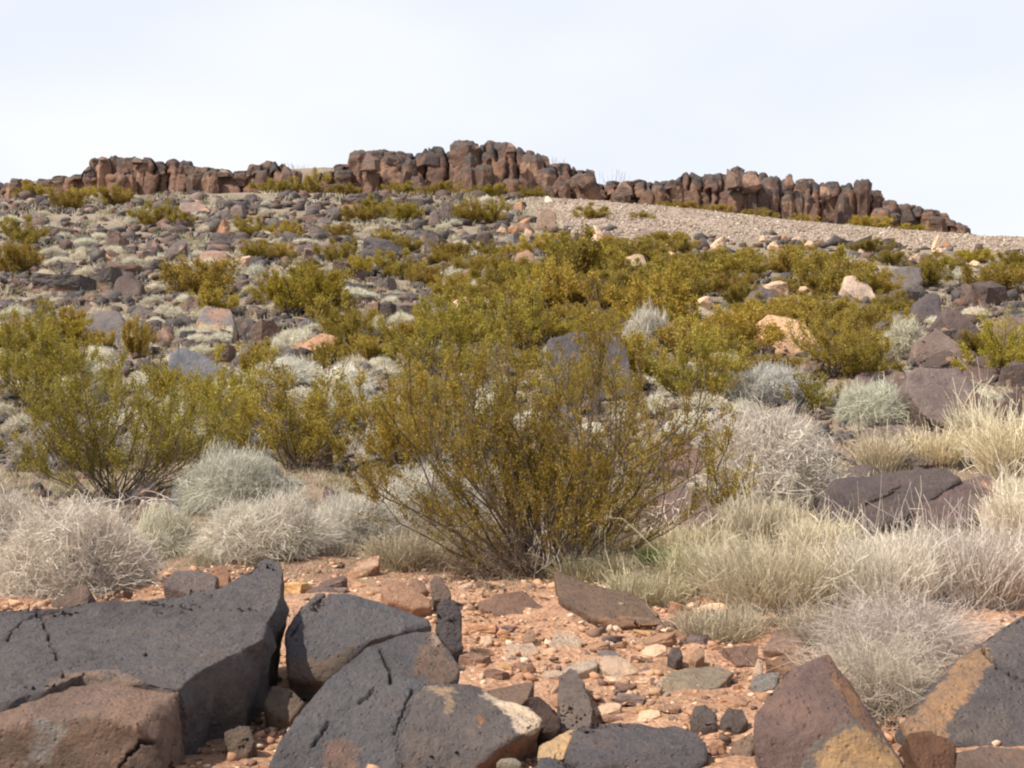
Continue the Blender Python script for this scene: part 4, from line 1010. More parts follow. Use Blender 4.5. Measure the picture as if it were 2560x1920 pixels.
def wall_mesh(us, vs, seed):
    """one continuous fractured rock face following the traced skyline"""
    rng = np.random.default_rng(seed)
    u0, u1 = us[0], us[-1]
    U = np.arange(u0, u1, 3.2); nt_ = 30
    def cells(wm, sd):
        e = [u0 - 60]
        r = np.random.default_rng(sd)
        while e[-1] < u1 + 60: e.append(e[-1] + wm * r.uniform(.5, 1.6))
        return np.array(e)
    e1, e2, e3 = cells(34, seed), cells(26, seed + 1), cells(70, seed + 2)
    brk = rng.uniform(.42, .72, len(e3)); dep1 = rng.uniform(0, 1.1, len(e1)); dep2 = rng.uniform(0, 1.0, len(e2)); dep3 = rng.uniform(0, .9, len(e3))
    tilt = rng.normal(0, .5, len(e1)); jit = rng.normal(0, 3.5, len(e2))
    V, Cc = [], []
    T = np.linspace(0, 1, nt_)
    UU, TT_ = np.meshgrid(U, T, indexing='ij'); uu, tt = UU.ravel(), TT_.ravel()
    lean = 10 * fbm(np.stack([uu / 120, tt * 1.5, uu * 0], 1), 2, seed)
    uw = uu + lean + 9 * fbm(np.stack([uu / 30, tt * 5, uu * 0 + 3], 1), 3, seed + 4)
    def loc(e, x):
        i = np.clip(np.searchsorted(e, x) - 1, 0, len(e) - 2); c = (e[i] + e[i + 1]) / 2; hw = (e[i + 1] - e[i]) / 2
        return i, np.clip((x - c) / hw, -1, 1)
    i1, q1 = loc(e1, uw); i2, q2 = loc(e2, uw + 17); i3, q3 = loc(e3, uw)
    upper = tt > brk[i3] + .12 * q3
    i = np.where(upper, i2, i1); q = np.where(upper, q2, q1)
    dep = np.where(upper, dep2[i2], dep1[i1] + tilt[i1] * (tt - .4)) + dep3[i3]
    bulge = .42 * np.sqrt(np.clip(1 - np.abs(q) ** 3, 0, 1)) - .5 * (np.abs(q) > .86)
    y = 92.6 - dep - bulge + 1.0 * tt + .12 * fbm(np.stack([uu / 14, tt * 9, uu * 0], 1), 3, seed + 9)
    vt = np.interp(uu, us, vs) + jit[np.clip(i2, 0, len(jit) - 1)] * .8 + 5 * np.abs(q2) ** 4
    vb = np.interp(uu, *zip(*BASE_UV)) + 6
    a = (uu - CU) / F_PX
    v = vb + (np.minimum(vt, vb - 8) - vb) * tt
    b = (CV - v) / F_PX
    k = 92.0 / (CP - b * SP)
    z = CAMZ + (SP + b * CP) * k
    P = np.stack([a * y / (CP - b * SP), y, z - .5 * (tt == 0)], 1).reshape(len(U), nt_, 3)
    top = P[:, -1:, :].copy(); rows = [P]
    for dy, dz in ((.6, -.02), (1.6, -.15), (2.8, -.8)):
        r = top.copy(); r[..., 1] += dy; r[..., 2] += dz; rows.append(r)
    P = np.concatenate(rows, 1); nr = P.shape[1]
    col = np.tile([.185, .106, .074], (len(uu), 1))
    tone = np.where(upper, (i2 * 0.37) % 1, (i1 * 0.61) % 1)[:, None]
    col = col * (.8 + .45 * tone)
    tan = ((fbm(np.stack([uu / 26, tt * 2.4, uu * 0], 1), 3, seed + 12) > .16) & (tt < .72))[:, None]
    col = np.where(tan, [.27, .155, .10], col)
    cap = (tt + .3 * fbm(np.stack([uu / 20, tt * 3, uu * 0], 1), 2, seed + 13) > .8)[:, None]
    col = np.where(cap, [.105, .086, .078], col).reshape(len(U), nt_, 3)
    col = np.concatenate([col] + [np.tile([.11, .09, .08], (len(U), 1, 1))] * 3, 1)
    i = np.arange(len(U) - 1)[:, None] * nr + np.arange(nr - 1)[None]
    Fc = np.stack([i, i + nr, i + nr + 1, i + 1], -1).reshape(-1, 4)
    return np_mesh('rock_face', P.reshape(-1, 3), Fc, col.reshape(-1, 3), smooth=False)


def outcrop(key, name, label, base, layers):
    rng = random.Random(ord(key) + 3)
    sk = SKY[key]; us = [p[0] for p in sk]; vs = [p[1] for p in sk]
    u0, u1 = us[0], us[-1]
    root = bpy.data.objects.new(name, None); C.objects.link(root)
    um = (u0 + u1) / 2
    bx = at(um, float(np.interp(um, *zip(*BASE_UV))), 91)
    root.location = bx
    tag(root, label, 'rock outcrop', 'caprock outcrops along the ridge')
    wall = wall_mesh(us, vs, ord(key))
    wo = link('rock_face', wall, M_ROCK_FAR, root); wall.transform(Matrix.Translation(-root.location))
    cnt = 0
    for y, wmin, wmax, h0, h1 in layers:
        u = u0 + rng.uniform(0, 8)
        while u < u1:
            w = rng.uniform(wmin, wmax)
            w = min(w, max(12, (np.interp(u, *zip(*BASE_UV)) - np.interp(u, us, vs)) * 0.75))
            uc = u + w * .45
            if uc > u1: break
            if rng.random() < .66: u += w * .7; continue
            vb = float(np.interp(uc, *zip(*BASE_UV)))
            span = [float(np.interp(q, us, vs)) for q in np.linspace(uc - w * .35, uc + w * .35, 5)]
            vt = sorted(span)[1] if h1 >= 1 else min(span)
            k = rng.uniform(h0, h1)
            if k > .99: k = 1
            s = y / F_PX
            yy = y + rng.uniform(-.4, .4)
            p = at(uc, vb, yy); gz = float(H(p[0], yy)[0])
            ztop = at(uc, vt, yy)[2]
            hgt = max(.35, (ztop - gz) * k)
            me = rng.choice(CVAR)
            o = bpy.data.objects.new('rock_column', me); C.objects.link(o); o.parent = root
            o.location = Vector((p[0], yy, gz)) - root.location
            o.scale = (w * s * 1.5, max(w * s * 1.3, 1.0), hgt * 1.04)
            lean = .1 if (key == 'B' and uc > 1240) else 0
            o.rotation_euler = (rng.uniform(-.05, .05), rng.uniform(-.09, .09) - lean, rng.uniform(0, 6.28))
            cnt += 1
            u += w * rng.uniform(.72, .95)
    # cap stones and blocks
    caps = {'A': [(257, 392, 30, 16), (288, 392, 30, 18), (350, 394, 52, 14), (448, 397, 50, 18), (300, 425, 30, 40), (690, 398, 28, 20), (716, 409, 34, 45), (655, 412, 44, 26), (228, 424, 22, 16), (500, 417, 40, 22), (560, 424, 50, 18)],
            'B': [(928, 377, 56, 44), (1158, 356, 34, 26), (1190, 362, 24, 16), (1230, 360, 34, 60), (1278, 358, 34, 20), (850, 420, 60, 16), (1080, 370, 50, 40), (1320, 383, 34, 30), (1460, 428, 52, 50), (1415, 411, 46, 34), (985, 384, 40, 34)],
            'C': [(1835, 421, 48, 44), (1730, 428, 40, 28), (1970, 433, 30, 46), (2110, 456, 34, 46), (2065, 458, 34, 48), (2155, 456, 26, 40), (1560, 456, 60, 30), (1630, 453, 50, 34), (2270, 516, 40, 34), (2320, 524, 40, 34), (1880, 426, 60, 60), (2040, 452, 20, 40)]}[key]
    for (uc, vt, w, h) in caps[::2]:
        y = layers[-1][0] + rng.uniform(-.2, .6) - (1.0 if h > 30 else 0)
        s = y / F_PX
        top = at(uc, vt, y); me = variant(rng.choice(['round', 'wedge', 'round']), rng.choice(['b', 'b', 'db']), rng.randrange(3))
        o = bpy.data.objects.new('cap_stone', me); C.objects.link(o); o.parent = root
        o.scale = (w * s, w * s * .9, h * s * 1.05)
        o.location = Vector((top[0], y, top[2] - h * s)) - root.location
        o.rotation_euler = (0, rng.uniform(-.15, .15), rng.uniform(-.5, .5)); cnt += 1
    print(name, cnt)


outcrop('A', 'rocky_outcrop', 'long low brown outcrop with mushroom-capped columns on the ridge', None, [(92.9, 24, 44, 1, 1), (92.0, 30, 56, .8, 1), (91.0, 22, 42, .5, .85)])
outcrop('B', 'rocky_outcrop', 'highest brown outcrop of fractured columns in the middle of the skyline', None, [(93.2, 24, 46, 1, 1), (92.2, 34, 60, .8, 1), (91.2, 26, 50, .6, .86), (90.4, 24, 40, .3, .6)])
outcrop('C', 'rocky_outcrop', 'long ragged columnar outcrop stepping down the skyline above the pale scree', None, [(93.0, 24, 42, 1, 1), (92.0, 30, 54, .8, 1), (91.0, 22, 40, .55, .85)])


# ------------------------------------------------------------------ vegetation builders
def strips(P, W, side=None):
    """P: (n, k, 3) polylines, W: (k,) or (n,k) half widths -> verts, quads"""
    n, k, _ = P.shape
    T = np.gradient(P, axis=1)
    if side is None: side = RNG.normal(size=(n, 1, 3))
    S = np.cross(T, np.broadcast_to(side, T.shape)); S /= (np.linalg.norm(S, axis=2, keepdims=True) + 1e-9)
    W = np.broadcast_to(W, (n, k))[..., None]
    V = np.stack([P - S * W, P + S * W], 2).reshape(-1, 3)
    i = (np.arange(n)[:, None] * k + np.arange(k - 1)[None]) * 2
    Fc = np.stack([i, i + 1, i + 3, i + 2], -1).reshape(-1, 4)
    return V, Fc


def curl_lines(O, D, L, k, curl, droop, rng):
    n = len(O)
    t = np.linspace(0, 1, k)[None, :, None]
    ph = rng.uniform(0, 6.28, (n, 1, 3)); fr = rng.uniform(2, 6, (n, 1, 3)); ax = rng.normal(size=(n, 1, 3))
    ax2 = rng.normal(size=(n, 1, 3)) * .45; fr2 = rng.uniform(7, 13, (n, 1, 3))
    L = L[:, None, None]
    P = O[:, None, :] + D[:, None, :] * L * t + curl * L * t * (ax * (np.sin(fr * t + ph) - np.sin(ph)) + ax2 * (np.sin(fr2 * t + ph)) * t)
    P[..., 2] -= (droop * L * t * t)[..., 0]
    return P


def tussock_mesh(name, R, Hh, n, w, style, seed, base=(.62, .55, .45), k=6, core=True, alt=(.74, .68, .58)):
    rng = np.random.default_rng(seed)
    a = rng.uniform(0, 6.283, n)
    if style == 'dome':
        r0 = np.sqrt(rng.uniform(0, 1, n)) * .82 * R
        O = np.stack([r0 * np.cos(a), r0 * np.sin(a), rng.uniform(0, .75, n) * Hh * np.sqrt(np.clip(1 - (r0 / R) ** 2, 0, 1))], 1)
        el = np.arccos(rng.uniform(0.02, 1, n)); a2 = a + rng.normal(0, .55, n)
        D = np.stack([np.sin(el) * np.cos(a2), np.sin(el) * np.sin(a2), np.cos(el)], 1)
        # length so that tips end near the dome surface
        tip = np.stack([D[:, 0] * R, D[:, 1] * R, D[:, 2] * Hh], 1) * rng.uniform(.86, 1.1, (n, 1))
        V_ = tip - O; L = np.linalg.norm(V_, axis=1); D = V_ / (L[:, None] + 1e-9)
        mx = .42 * R + .1 * Hh
        f = L > mx; O[f] = tip[f] - D[f] * mx; L[f] = mx
        P = curl_lines(O, D, L * 1.05, k, .10, .05, rng)
    elif style == 'wire':
        el = np.arccos(rng.uniform(0.0, 1, n)); rr = rng.uniform(.72, 1.0, n)
        O = np.stack([np.sin(el) * np.cos(a) * R * rr, np.sin(el) * np.sin(a) * R * rr, np.cos(el) * Hh * rr], 1)
        D = rng.normal(size=(n, 3)) + O / R * 1.1; D /= np.linalg.norm(D, axis=1)[:, None]
        L = rng.uniform(.14, .42, n) * R
        P = curl_lines(O - D * L[:, None] * .5, D, L, k, .26, .06, rng)
    elif style == 'drape':
        r0 = np.sqrt(rng.uniform(0, 1, n)) * R * .75
        O = np.stack([r0 * np.cos(a), r0 * np.sin(a), rng.uniform(0, .45, n) * Hh * (1 - r0 / R)], 1)
        a2 = rng.normal(-1.4, 1.5, n)
        D = np.stack([np.cos(a2), np.sin(a2), rng.uniform(.15, 1.6, n)], 1); D /= np.linalg.norm(D, axis=1)[:, None]
        L = rng.uniform(.35, 1.0, n) ** 1.3 * Hh * 1.15
        P = curl_lines(O, D, L, k, .24, .42, rng)
    else:  # upright grass
        r0 = np.sqrt(rng.uniform(0, 1, n)) * R * .55
        O = np.stack([r0 * np.cos(a), r0 * np.sin(a), np.full(n, -.02)], 1)
        lean = rng.uniform(0, 1, n) ** 1.1 * (.95 if style == 'grass' else .6) * (.35 + r0 / R)
        a2 = a + rng.normal(0, .4, n)
        D = np.stack([np.sin(lean) * np.cos(a2), np.sin(lean) * np.sin(a2), np.cos(lean)], 1)
        L = Hh * rng.uniform(.45, 1.1, n) * np.where(rng.uniform(0, 1, n) < .05, rng.uniform(1.2, 1.75, n), 1)
        P = curl_lines(O, D, L, k, .12, .14, rng)
    if style in ('dome', 'wire'):
        q = P.reshape(-1, 3) * (1.7 / R)
        P = P * (1 + .30 * fbm(q + seed * 3.1, 2, seed).reshape(n, k)[..., None])
        P[..., :2] *= (1 + .09 * np.clip(1 - P[..., 2:3] / Hh, 0, 1) * (1 + fbm(q * .8 + 7, 2, seed + 1).reshape(n, k)[..., None]))
    P[..., 2] = np.maximum(P[..., 2], -.03)
    W = w * rng.uniform(.6, 1.25, (n, 1)) * np.linspace(1, .45, k)[None]
    V, Fc = strips(P, W, rng.normal(size=(n, 1, 3)))
    mixf = rng.uniform(0, 1, (n, 1)); cb = np.array(base) * (1 - mixf) + np.array(alt) * mixf
    cb = np.minimum(cb * rng.uniform(.65, 1.3, (n, 1)), .9)
    col = np.repeat(cb, k * 2, 0)
    if core:
        ico = bmesh.new(); bmesh.ops.create_icosphere(ico, subdivisions=3, radius=1)
        cv = np.array([q.co[:] for q in ico.verts]); cf = np.array([[q.index for q in f.verts] for f in ico.faces]); ico.free()
        cf = np.concatenate([cf, cf[:, 2:3]], 1)
        f_ = .80 if style != 'wire' else .74
        if style == 'grass' or style == 'up': f_ = .35
        cv = cv * (1 + .22 * fbm(cv * 3, 3, seed)[:, None]) * [R * f_, R * f_, Hh * f_]
        # triangles expressed as quads would be degenerate: keep core separate faces
        return V, Fc, col, cv, cf[:, :3], np.array(base)
    return V, Fc, col, None, None, None


def merge_mesh(name, quads, tris):
    """quads: list of (V, F4, col); tris: list of (V, F3, col)"""
    Vs, cols, li, ls, off, lp = [], [], [], [], 0, 0
    starts = []
    for V, Fc, col in quads + tris:
        Vs.append(V); cols.append(col); k = Fc.shape[1]
        li.append((Fc + off).ravel()); starts.append(lp + np.arange(len(Fc)) * k); lp += Fc.size; off += len(V)
    V = np.concatenate(Vs).astype(np.float32); col = np.concatenate(cols); li = np.concatenate(li).astype(np.int32); st = np.concatenate(starts).astype(np.int32)
    me = bpy.data.meshes.new(name)
    me.vertices.add(len(V)); me.vertices.foreach_set('co', V.ravel())
    me.loops.add(len(li)); me.loops.foreach_set('vertex_index', li)
    me.polygons.add(len(st)); me.polygons.foreach_set('loop_start', st)
    me.update(calc_edges=True); set_col(me, col)
    return me


def tussock(name, *a, **kw):
    V, Fc, col, cv, cf, cb = tussock_mesh(name, *a, **kw)
    tr = []
    if cv is not None:
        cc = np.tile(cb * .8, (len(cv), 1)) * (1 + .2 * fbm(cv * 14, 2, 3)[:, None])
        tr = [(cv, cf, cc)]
    return merge_mesh(name, [(V, Fc, col)], tr)


def put(me, name, label, cat, x, y, z, rz=0, sc=(1, 1, 1), mat=None, group=None, tilt=0):
    o = link(name, me, mat) if len(me.materials) == 0 else link(name, me, None)
    o.location = (x, y, z); o.rotation_euler = (tilt, 0, rz); o.scale = sc
    tag(o, label, cat, group)
    return o


# ---- near tussocks, each grown for itself: (u centre, v base, width px, height px, style, label, colours, count)
NEAR = [
 (185, 1500, 370, 225, 'wire', 'dead_tussock', 'white wiry tangled tussock sprawling uphill of the huge slab', (.62, .55, .46), 8200),
 (20, 1425, 210, 180, 'wire', 'dead_tussock', 'pale wiry tussock cut by the edge behind the white tangled one', (.58, .52, .43), 5200),
 (400, 1405, 190, 125, 'dome', 'dead_tussock', 'small straw-grey tussock between the white tangled one and the paired domes', (.56, .52, .40), 3800),
 (605, 1290, 270, 150, 'dome', 'grass_tussock', 'tallest smooth grey-green dome tussock behind the paired domes', (.56, .53, .43), 6500),
 (670, 1405, 290, 145, 'dome', 'grass_tussock', 'grey dome tussock touching the uphill side of the huge slab tip', (.62, .56, .46), 6500),
 (885, 1375, 230, 130, 'dome', 'grass_tussock', 'pale grey dome tussock just above the orange shoe-shaped stone', (.62, .57, .48), 5500),
 (1070, 1340, 260, 160, 'dome', 'grass_tussock', 'pale tussock half hidden by the lower twigs of the creosote bush', (.60, .55, .46), 4500),
 (1620, 1530, 300, 110, 'grass', 'grass_clump', 'low olive-straw grass clump spilling over the end of the long low ledge', (.50, .43, .28), 3200),
 (1800, 1620, 330, 110, 'grass', 'grass_clump', 'flattened dry grass clump above the square tan stone', (.52, .44, .31), 3000),
 (1730, 1410, 260, 120, 'grass', 'grass_clump', 'straw grass clump between the dead branches and the broad straw clump', (.56, .47, .31), 3000),
 (2165, 1735, 190, 170, 'drape', 'dead_shrub', 'loose grey dead stems trailing down beside the triangular brown boulder', (.50, .43, .34), 4200),
 (2060, 1640, 300, 130, 'grass', 'grass_clump', 'dull brown grass clump uphill of the triangular brown boulder', (.46, .38, .28), 3400),
 (1900, 1370, 300, 120, 'up', 'grass_clump', 'pale grass clump under the big mauve-white dead shrub', (.58, .50, .36), 3200),
 (1110, 1410, 320, 120, 'drape', 'dead_shrub', 'thin brown dead shrub beneath the twigs of the tall creosote', (.36, .29, .21), 3600),
 (1290, 1452, 460, 130, 'drape', 'dead_shrub', 'brown tangle of dead twigs around the creosote stems', (.30, .23, .165), 5000),
 (1520, 1400, 260, 120, 'grass', 'grass_clump', 'brownish grass clump behind the long low ledge', (.44, .36, .24), 3000),
 (2550, 1300, 150, 120, 'up', 'grass_clump', 'blond grass clump at the picture edge below the dark red boulder', (.72, .62, .46), 3200),
 (2440, 1120, 130, 110, 'up', 'grass_clump', 'blond grass clump between the mauve-grey and dark red boulders', (.70, .60, .42), 2600),
 (1920, 1270, 300, 240, 'wire', 'dead_shrub', 'big mauve-white twiggy dead shrub uphill of the straw grass', (.56, .50, .42), 9000),
 (1820, 1160, 160, 110, 'wire', 'dead_shrub', 'smaller mauve dead shrub behind the big mauve-white one', (.56, .49, .44), 4000),
 (2175, 1070, 170, 105, 'dome', 'grass_tussock', 'soft pale green dome tussock below the sloping mauve-grey boulder', (.58, .56, .44), 4200),
 (2320, 1050, 120, 70, 'dome', 'grass_tussock', 'cream tussock hugging the sloping mauve-grey boulder', (.66, .58, .44), 3000),
 (2260, 900, 110, 100, 'dome', 'grass_tussock', 'upright pale tussock against the brown block', (.52, .48, .36), 3000),
 (1950, 1560, 520, 230, 'grass', 'grass_clump', 'broad straw-yellow grass clump with a dark root, beside the cracked platform', (.56, .48, .34), 9500),
 (1760, 1500, 260, 180, 'grass', 'grass_clump', 'thin straw-green grass clump by the creosote roots', (.52, .46, .29), 3600),
 (2440, 1540, 420, 225, 'up', 'grass_clump', 'tall pinkish white grass clump below the tilted purplish slab', (.62, .54, .46), 10500),
 (2200, 1560, 330, 220, 'up', 'grass_clump', 'rosy grey grass clump between the straw clump and the pinkish white one', (.62, .55, .45), 6500),
 (2560, 1370, 220, 170, 'up', 'grass_clump', 'blond grass clump at the edge beside the tilted purplish slab', (.72, .62, .47), 4500),
 (2212, 1795, 170, 170, 'drape', 'dead_shrub', 'grey tangle of dead grass filling the gap between two big boulders', (.42, .35, .27), 5200),
 (2240, 1680, 340, 180, 'drape', 'dead_shrub', 'grey-brown dead shrub draped above the ochre and charcoal boulder', (.50, .43, .37), 7500),
 (2520, 1210, 160, 190, 'up', 'grass_clump', 'blond grass clump below the dark red jagged boulder', (.70, .60, .42), 4200),
 (2330, 1180, 200, 110, 'up', 'grass_clump', 'golden grass clump screening the grey-brown dome rock', (.64, .54, .36), 3000),
 (2200, 1190, 160, 130, 'up', 'grass_clump', 'thin golden grass clump on the downhill face of the dome rock', (.62, .52, .36), 1200),
 (2050, 1400, 250, 110, 'up', 'grass_clump', 'blond grass clump in front of the cracked platform', (.66, .57, .40), 3200),
 (2250, 1425, 240, 85, 'up', 'grass_clump', 'cream grass clump under the dark edge of the tilted slab', (.70, .61, .47), 3400),
 (1240, 1440, 340, 150, 'grass', 'grass_clump', 'sparse brownish grass clump around the creosote base', (.42, .34, .23), 4200),
 (1020, 1440, 300, 120, 'grass', 'grass_clump', 'sparse brown grass clump above the flat orange-brown rock', (.42, .35, .24), 3600),
 (1480, 1460, 300, 120, 'grass', 'grass_clump', 'dry olive grass clump above the long low ledge', (.43, .38, .24), 2600),
 (820, 1400, 200, 60, 'grass', 'grass_clump', 'low brown grass clump behind the orange shoe-shaped stone', (.42, .34, .25), 1600),
 (540, 1420, 180, 60, 'grass', 'grass_clump', 'low brown grass clump between two grey dome tussocks and the slab', (.44, .38, .28), 1400),
 (1650, 1420, 120, 70, 'grass', 'grass_clump', 'fresh green grass tuft in the shade of the dead branches', (.20, .30, .07), 1600),
 (1570, 1915, 300, 90, 'up', 'grass_clump', 'short blond blades growing over the saddle-backed black boulder', (.62, .53, .38), 160),
 (1620, 900, 130, 120, 'dome', 'grass_tussock', 'feathery pale tussock beside the slate-grey boulder', (.56, .51, .42), 3000),
 (1940, 1015, 180, 85, 'dome', 'dead_shrub', 'grey feathery dead shrub below the blocky cream and orange boulder', (.50, .47, .42), 3000),
 (460, 1150, 240, 140, 'dome', 'grass_tussock', 'cream tussock behind the granular dark grey boulder', (.62, .57, .44), 4200),
 (180, 1180, 260, 120, 'wire', 'dead_shrub', 'mauve-grey dead shrub under the wide branchy shrub', (.46, .41, .36), 3600),
 (850, 1080, 200, 110, 'dome', 'grass_tussock', 'dull pale tussock seen through yellowish twigs', (.54, .50, .40), 3600),
 (1040, 1160, 220, 110, 'dome', 'grass_tussock', 'pale tussock behind the creosote bush stems', (.58, .53, .43), 3600),
 (720, 980, 180, 70, 'dome', 'grass_tussock', 'white tussock in a row below the orange flat slab', (.68, .64, .54), 3000),
 (860, 990, 150, 70, 'dome', 'grass_tussock', 'white tussock beside the dense domed creosote', (.68, .64, .54), 2600),
 (1750, 1100, 170, 60, 'dome', 'grass_tussock', 'white tussock strip behind the rounded purplish boulder', (.68, .62, .50), 2600),
 (1830, 1010, 170, 70, 'dome', 'grass_tussock', 'pale tussock uphill of the big mauve-white dead shrub', (.60, .55, .44), 2600),
]


def build_near():
    for i, (u, v, w, h, style, nm, label, c, n) in enumerate(NEAR):
        x, y, z = ground(u, v)
        y2 = y + (w / F_PX * y) * .45
        k_ = y2 / y
        x2 = x * k_; z2 = float(H(x2, y2)[0])
        s = y2 / F_PX
        R = w * s * .5; Hh = h * s * (.85 if style == 'up' else .78 if style == 'grass' else 1.0)
        px = y2 / 1236.0
        wd = max(.0013, px * .30) * {'up': 1.6, 'grass': 1.45, 'wire': 1.35}.get(style, 1)
        alt = tuple(min(.9, q * 1.22) for q in c)
        me = tussock(nm, R, Hh, int(n * {'dome': 1.15, 'wire': .85, 'up': .75, 'grass': .8}.get(style, 1.0)), wd, style, 900 + i, base=c, alt=alt, k=7, core=style not in ('grass', 'up', 'drape') and n > 2000)
        put(me, nm, label, 'tussock' if 'tussock' in nm else 'grass clump' if 'grass' in nm else 'shrub', x2, y2, z2 - .02, mat=M_STRAW)


build_near()

# ---- small pale tussocks all over the slope
TV = []
for k in range(6):
    base = [(.58, .54, .40), (.62, .57, .45), (.56, .52, .41), (.66, .59, .46), (.54, .49, .38), (.62, .54, .41)][k]
    TV.append(tussock('grass_tussock', .5, [.42, .36, .5, .4, .34, .46][k], 1500, .006, 'dome', 70 + k, base=base, alt=tuple(min(.88, q * 1.4) for q in base), k=4))
    TV[-1].materials.append(M_STRAW)
TT = """150 665 66 22|40 800 80 34|345 870 80 40|425 800 80 40|500 800 70 36|470 850 60 30|380 760 50 24|130 640 60 24|200 650 45 24|215 620 60 20|330 665 50 24|300 640 40 18
250 600 50 18|160 600 40 18|520 580 45 18|610 585 60 16|560 650 50 18|450 690 60 24|400 700 60 20|420 730 70 24|520 720 60 20|470 765 70 30|240 585 36 16|130 575 40 14|330 560 40 18|345 500 40 16|225 500 30 10
700 700 60 26|640 690 50 26|690 740 40 24|880 755 130 34|980 765 50 26|820 735 60 22|850 720 40 18|1000 745 40 20|1180 720 60 30|1090 755 60 26|1250 735 60 20|1310 740 50 18|1410 680 60 22|1470 680 36 18
1150 700 50 24|760 880 90 50|690 890 60 36|620 910 60 36|1280 600 30 14|700 780 80 26|940 820 70 30|1000 810 60 28|60 860 90 34|160 850 60 28|30 560 60 18|110 540 40 14|700 560 50 16|760 610 60 16|900 690 40 16
960 560 60 14|930 580 50 14|860 600 40 12|660 590 50 14|1060 600 40 12|960 630 40 14|1045 640 40 20|380 560 40 14|420 580 50 16|500 540 40 12|880 510 30 12|980 510 30 14|1010 545 40 14|1750 800 60 30|1850 790 40 26
1700 690 50 18|1800 680 40 18|2380 700 70 26|2500 690 60 24|2440 800 90 24|2350 850 60 22|2110 780 50 24|2330 810 50 20|1930 940 60 30|2110 920 60 36|60 1080 90 50|250 1010 100 60|330 1080 120 60|560 1000 90 50|620 1060 90 50
150 930 110 50|240 920 90 50|80 980 90 50|700 1120 100 60|960 1120 110 60|1200 1060 100 50|1330 1060 90 40|1480 1090 90 40|1560 1060 80 40|1640 1030 80 50|1720 940 60 36|1880 870 60 30|1100 1020 90 40|900 930 60 30"""


def label_t(base, u, v): return unique_label(base, u, v)


def build_tussocks():
    rng = random.Random(91)
    L = []
    for tok in TT.replace('\n', '|').split('|'):
        f = [float(q) for q in tok.split()]
        if len(f) == 4: L.append(tuple(f))
    nt_ = len(L)
    tries = 0
    while len(L) < 285 and tries < 20000:
        tries += 1
        u = rng.uniform(-10, 2570); v = 496 + rng.uniform(0, 1) ** .8 * 560
        if u > 1380 and v < 650: continue
        d = 1.0 if u < 1300 else .35
        if v > 900: d *= .8
        if rng.random() > d: continue
        if any(a + 4 < u < c - 4 and b + 4 < v < dd for a, b, c, dd in TBOX): continue
        w = rng.uniform(30, 58) * (.6 + (v - 490) / 420)
        L.append((u, v, w, w * rng.uniform(.32, .5)))
    for u, v, w, h in L:
        x, y, z = ground(u, v)
        s = y / F_PX; dep = w * s
        yy = y + dep * .35; xx = x * yy / y
        k = rng.randrange(6); me = TV[k]
        o = bpy.data.objects.new('grass_tussock', me); C.objects.link(o)
        o.location = (xx, yy, float(H(xx, yy)[0]) - .02); o.rotation_euler = (0, 0, rng.uniform(0, 6.28))
        o.scale = (w * s * 1.02, w * s * .95, h * s / .42 * 1.0)
        size = 'large' if w * s > .8 else 'medium' if w * s > .5 else 'small'
        form = 'flat' if h / w < .38 else 'rounded'
        tone = ['sage-tinted', 'pale', 'grey-green', 'cream', 'dull', 'straw'][k]
        tag(o, label_t(f'{size} {form} {tone} tussock', u, v - h / 2), 'tussock', 'pale dry tussocks dotted over the slope')
    print('tussocks', len(L), nt_)


build_tussocks()


# ------------------------------------------------------------------ creosote bushes
def tube_mesh(lines, rads, sides=4):
    Vs, Fs, off = [], [], 0
    for P, r in zip(lines, rads):
        P = np.asarray(P); k = len(P)
        T = np.gradient(P, axis=0); T /= np.linalg.norm(T, axis=1)[:, None] + 1e-9
        up = np.array([0.3, 0.9, 0.2]); A = np.cross(T, up); A /= np.linalg.norm(A, axis=1)[:, None] + 1e-9
        B = np.cross(T, A)
        th = np.arange(sides) / sides * 6.283
        ring = P[:, None] + (A[:, None] * np.cos(th)[None, :, None] + B[:, None] * np.sin(th)[None, :, None]) * np.asarray(r)[:, None, None]
        Vs.append(ring.reshape(-1, 3))
        i = off + np.arange(k - 1)[:, None] * sides; j = np.arange(sides)[None]; j2 = (j + 1) % sides
        Fs.append(np.stack([i + j, i + j2, i + sides + j2, i + sides + j], -1).reshape(-1, 4)); off += k * sides
    return np.concatenate(Vs), np.concatenate(Fs)


def wander(p, d, L, k, rng, bend=.25, up=.15):
    pts = [np.array(p, float)]; d = np.array(d, float); d /= np.linalg.norm(d)
    for i in range(k):
        d = d + rng.normal(0, bend, 3) * (L / k) ** .0 * .5 + np.array([0, 0, up * .3]); d /= np.linalg.norm(d)
        pts.append(pts[-1] + d * L / k)
    return np.array(pts), d


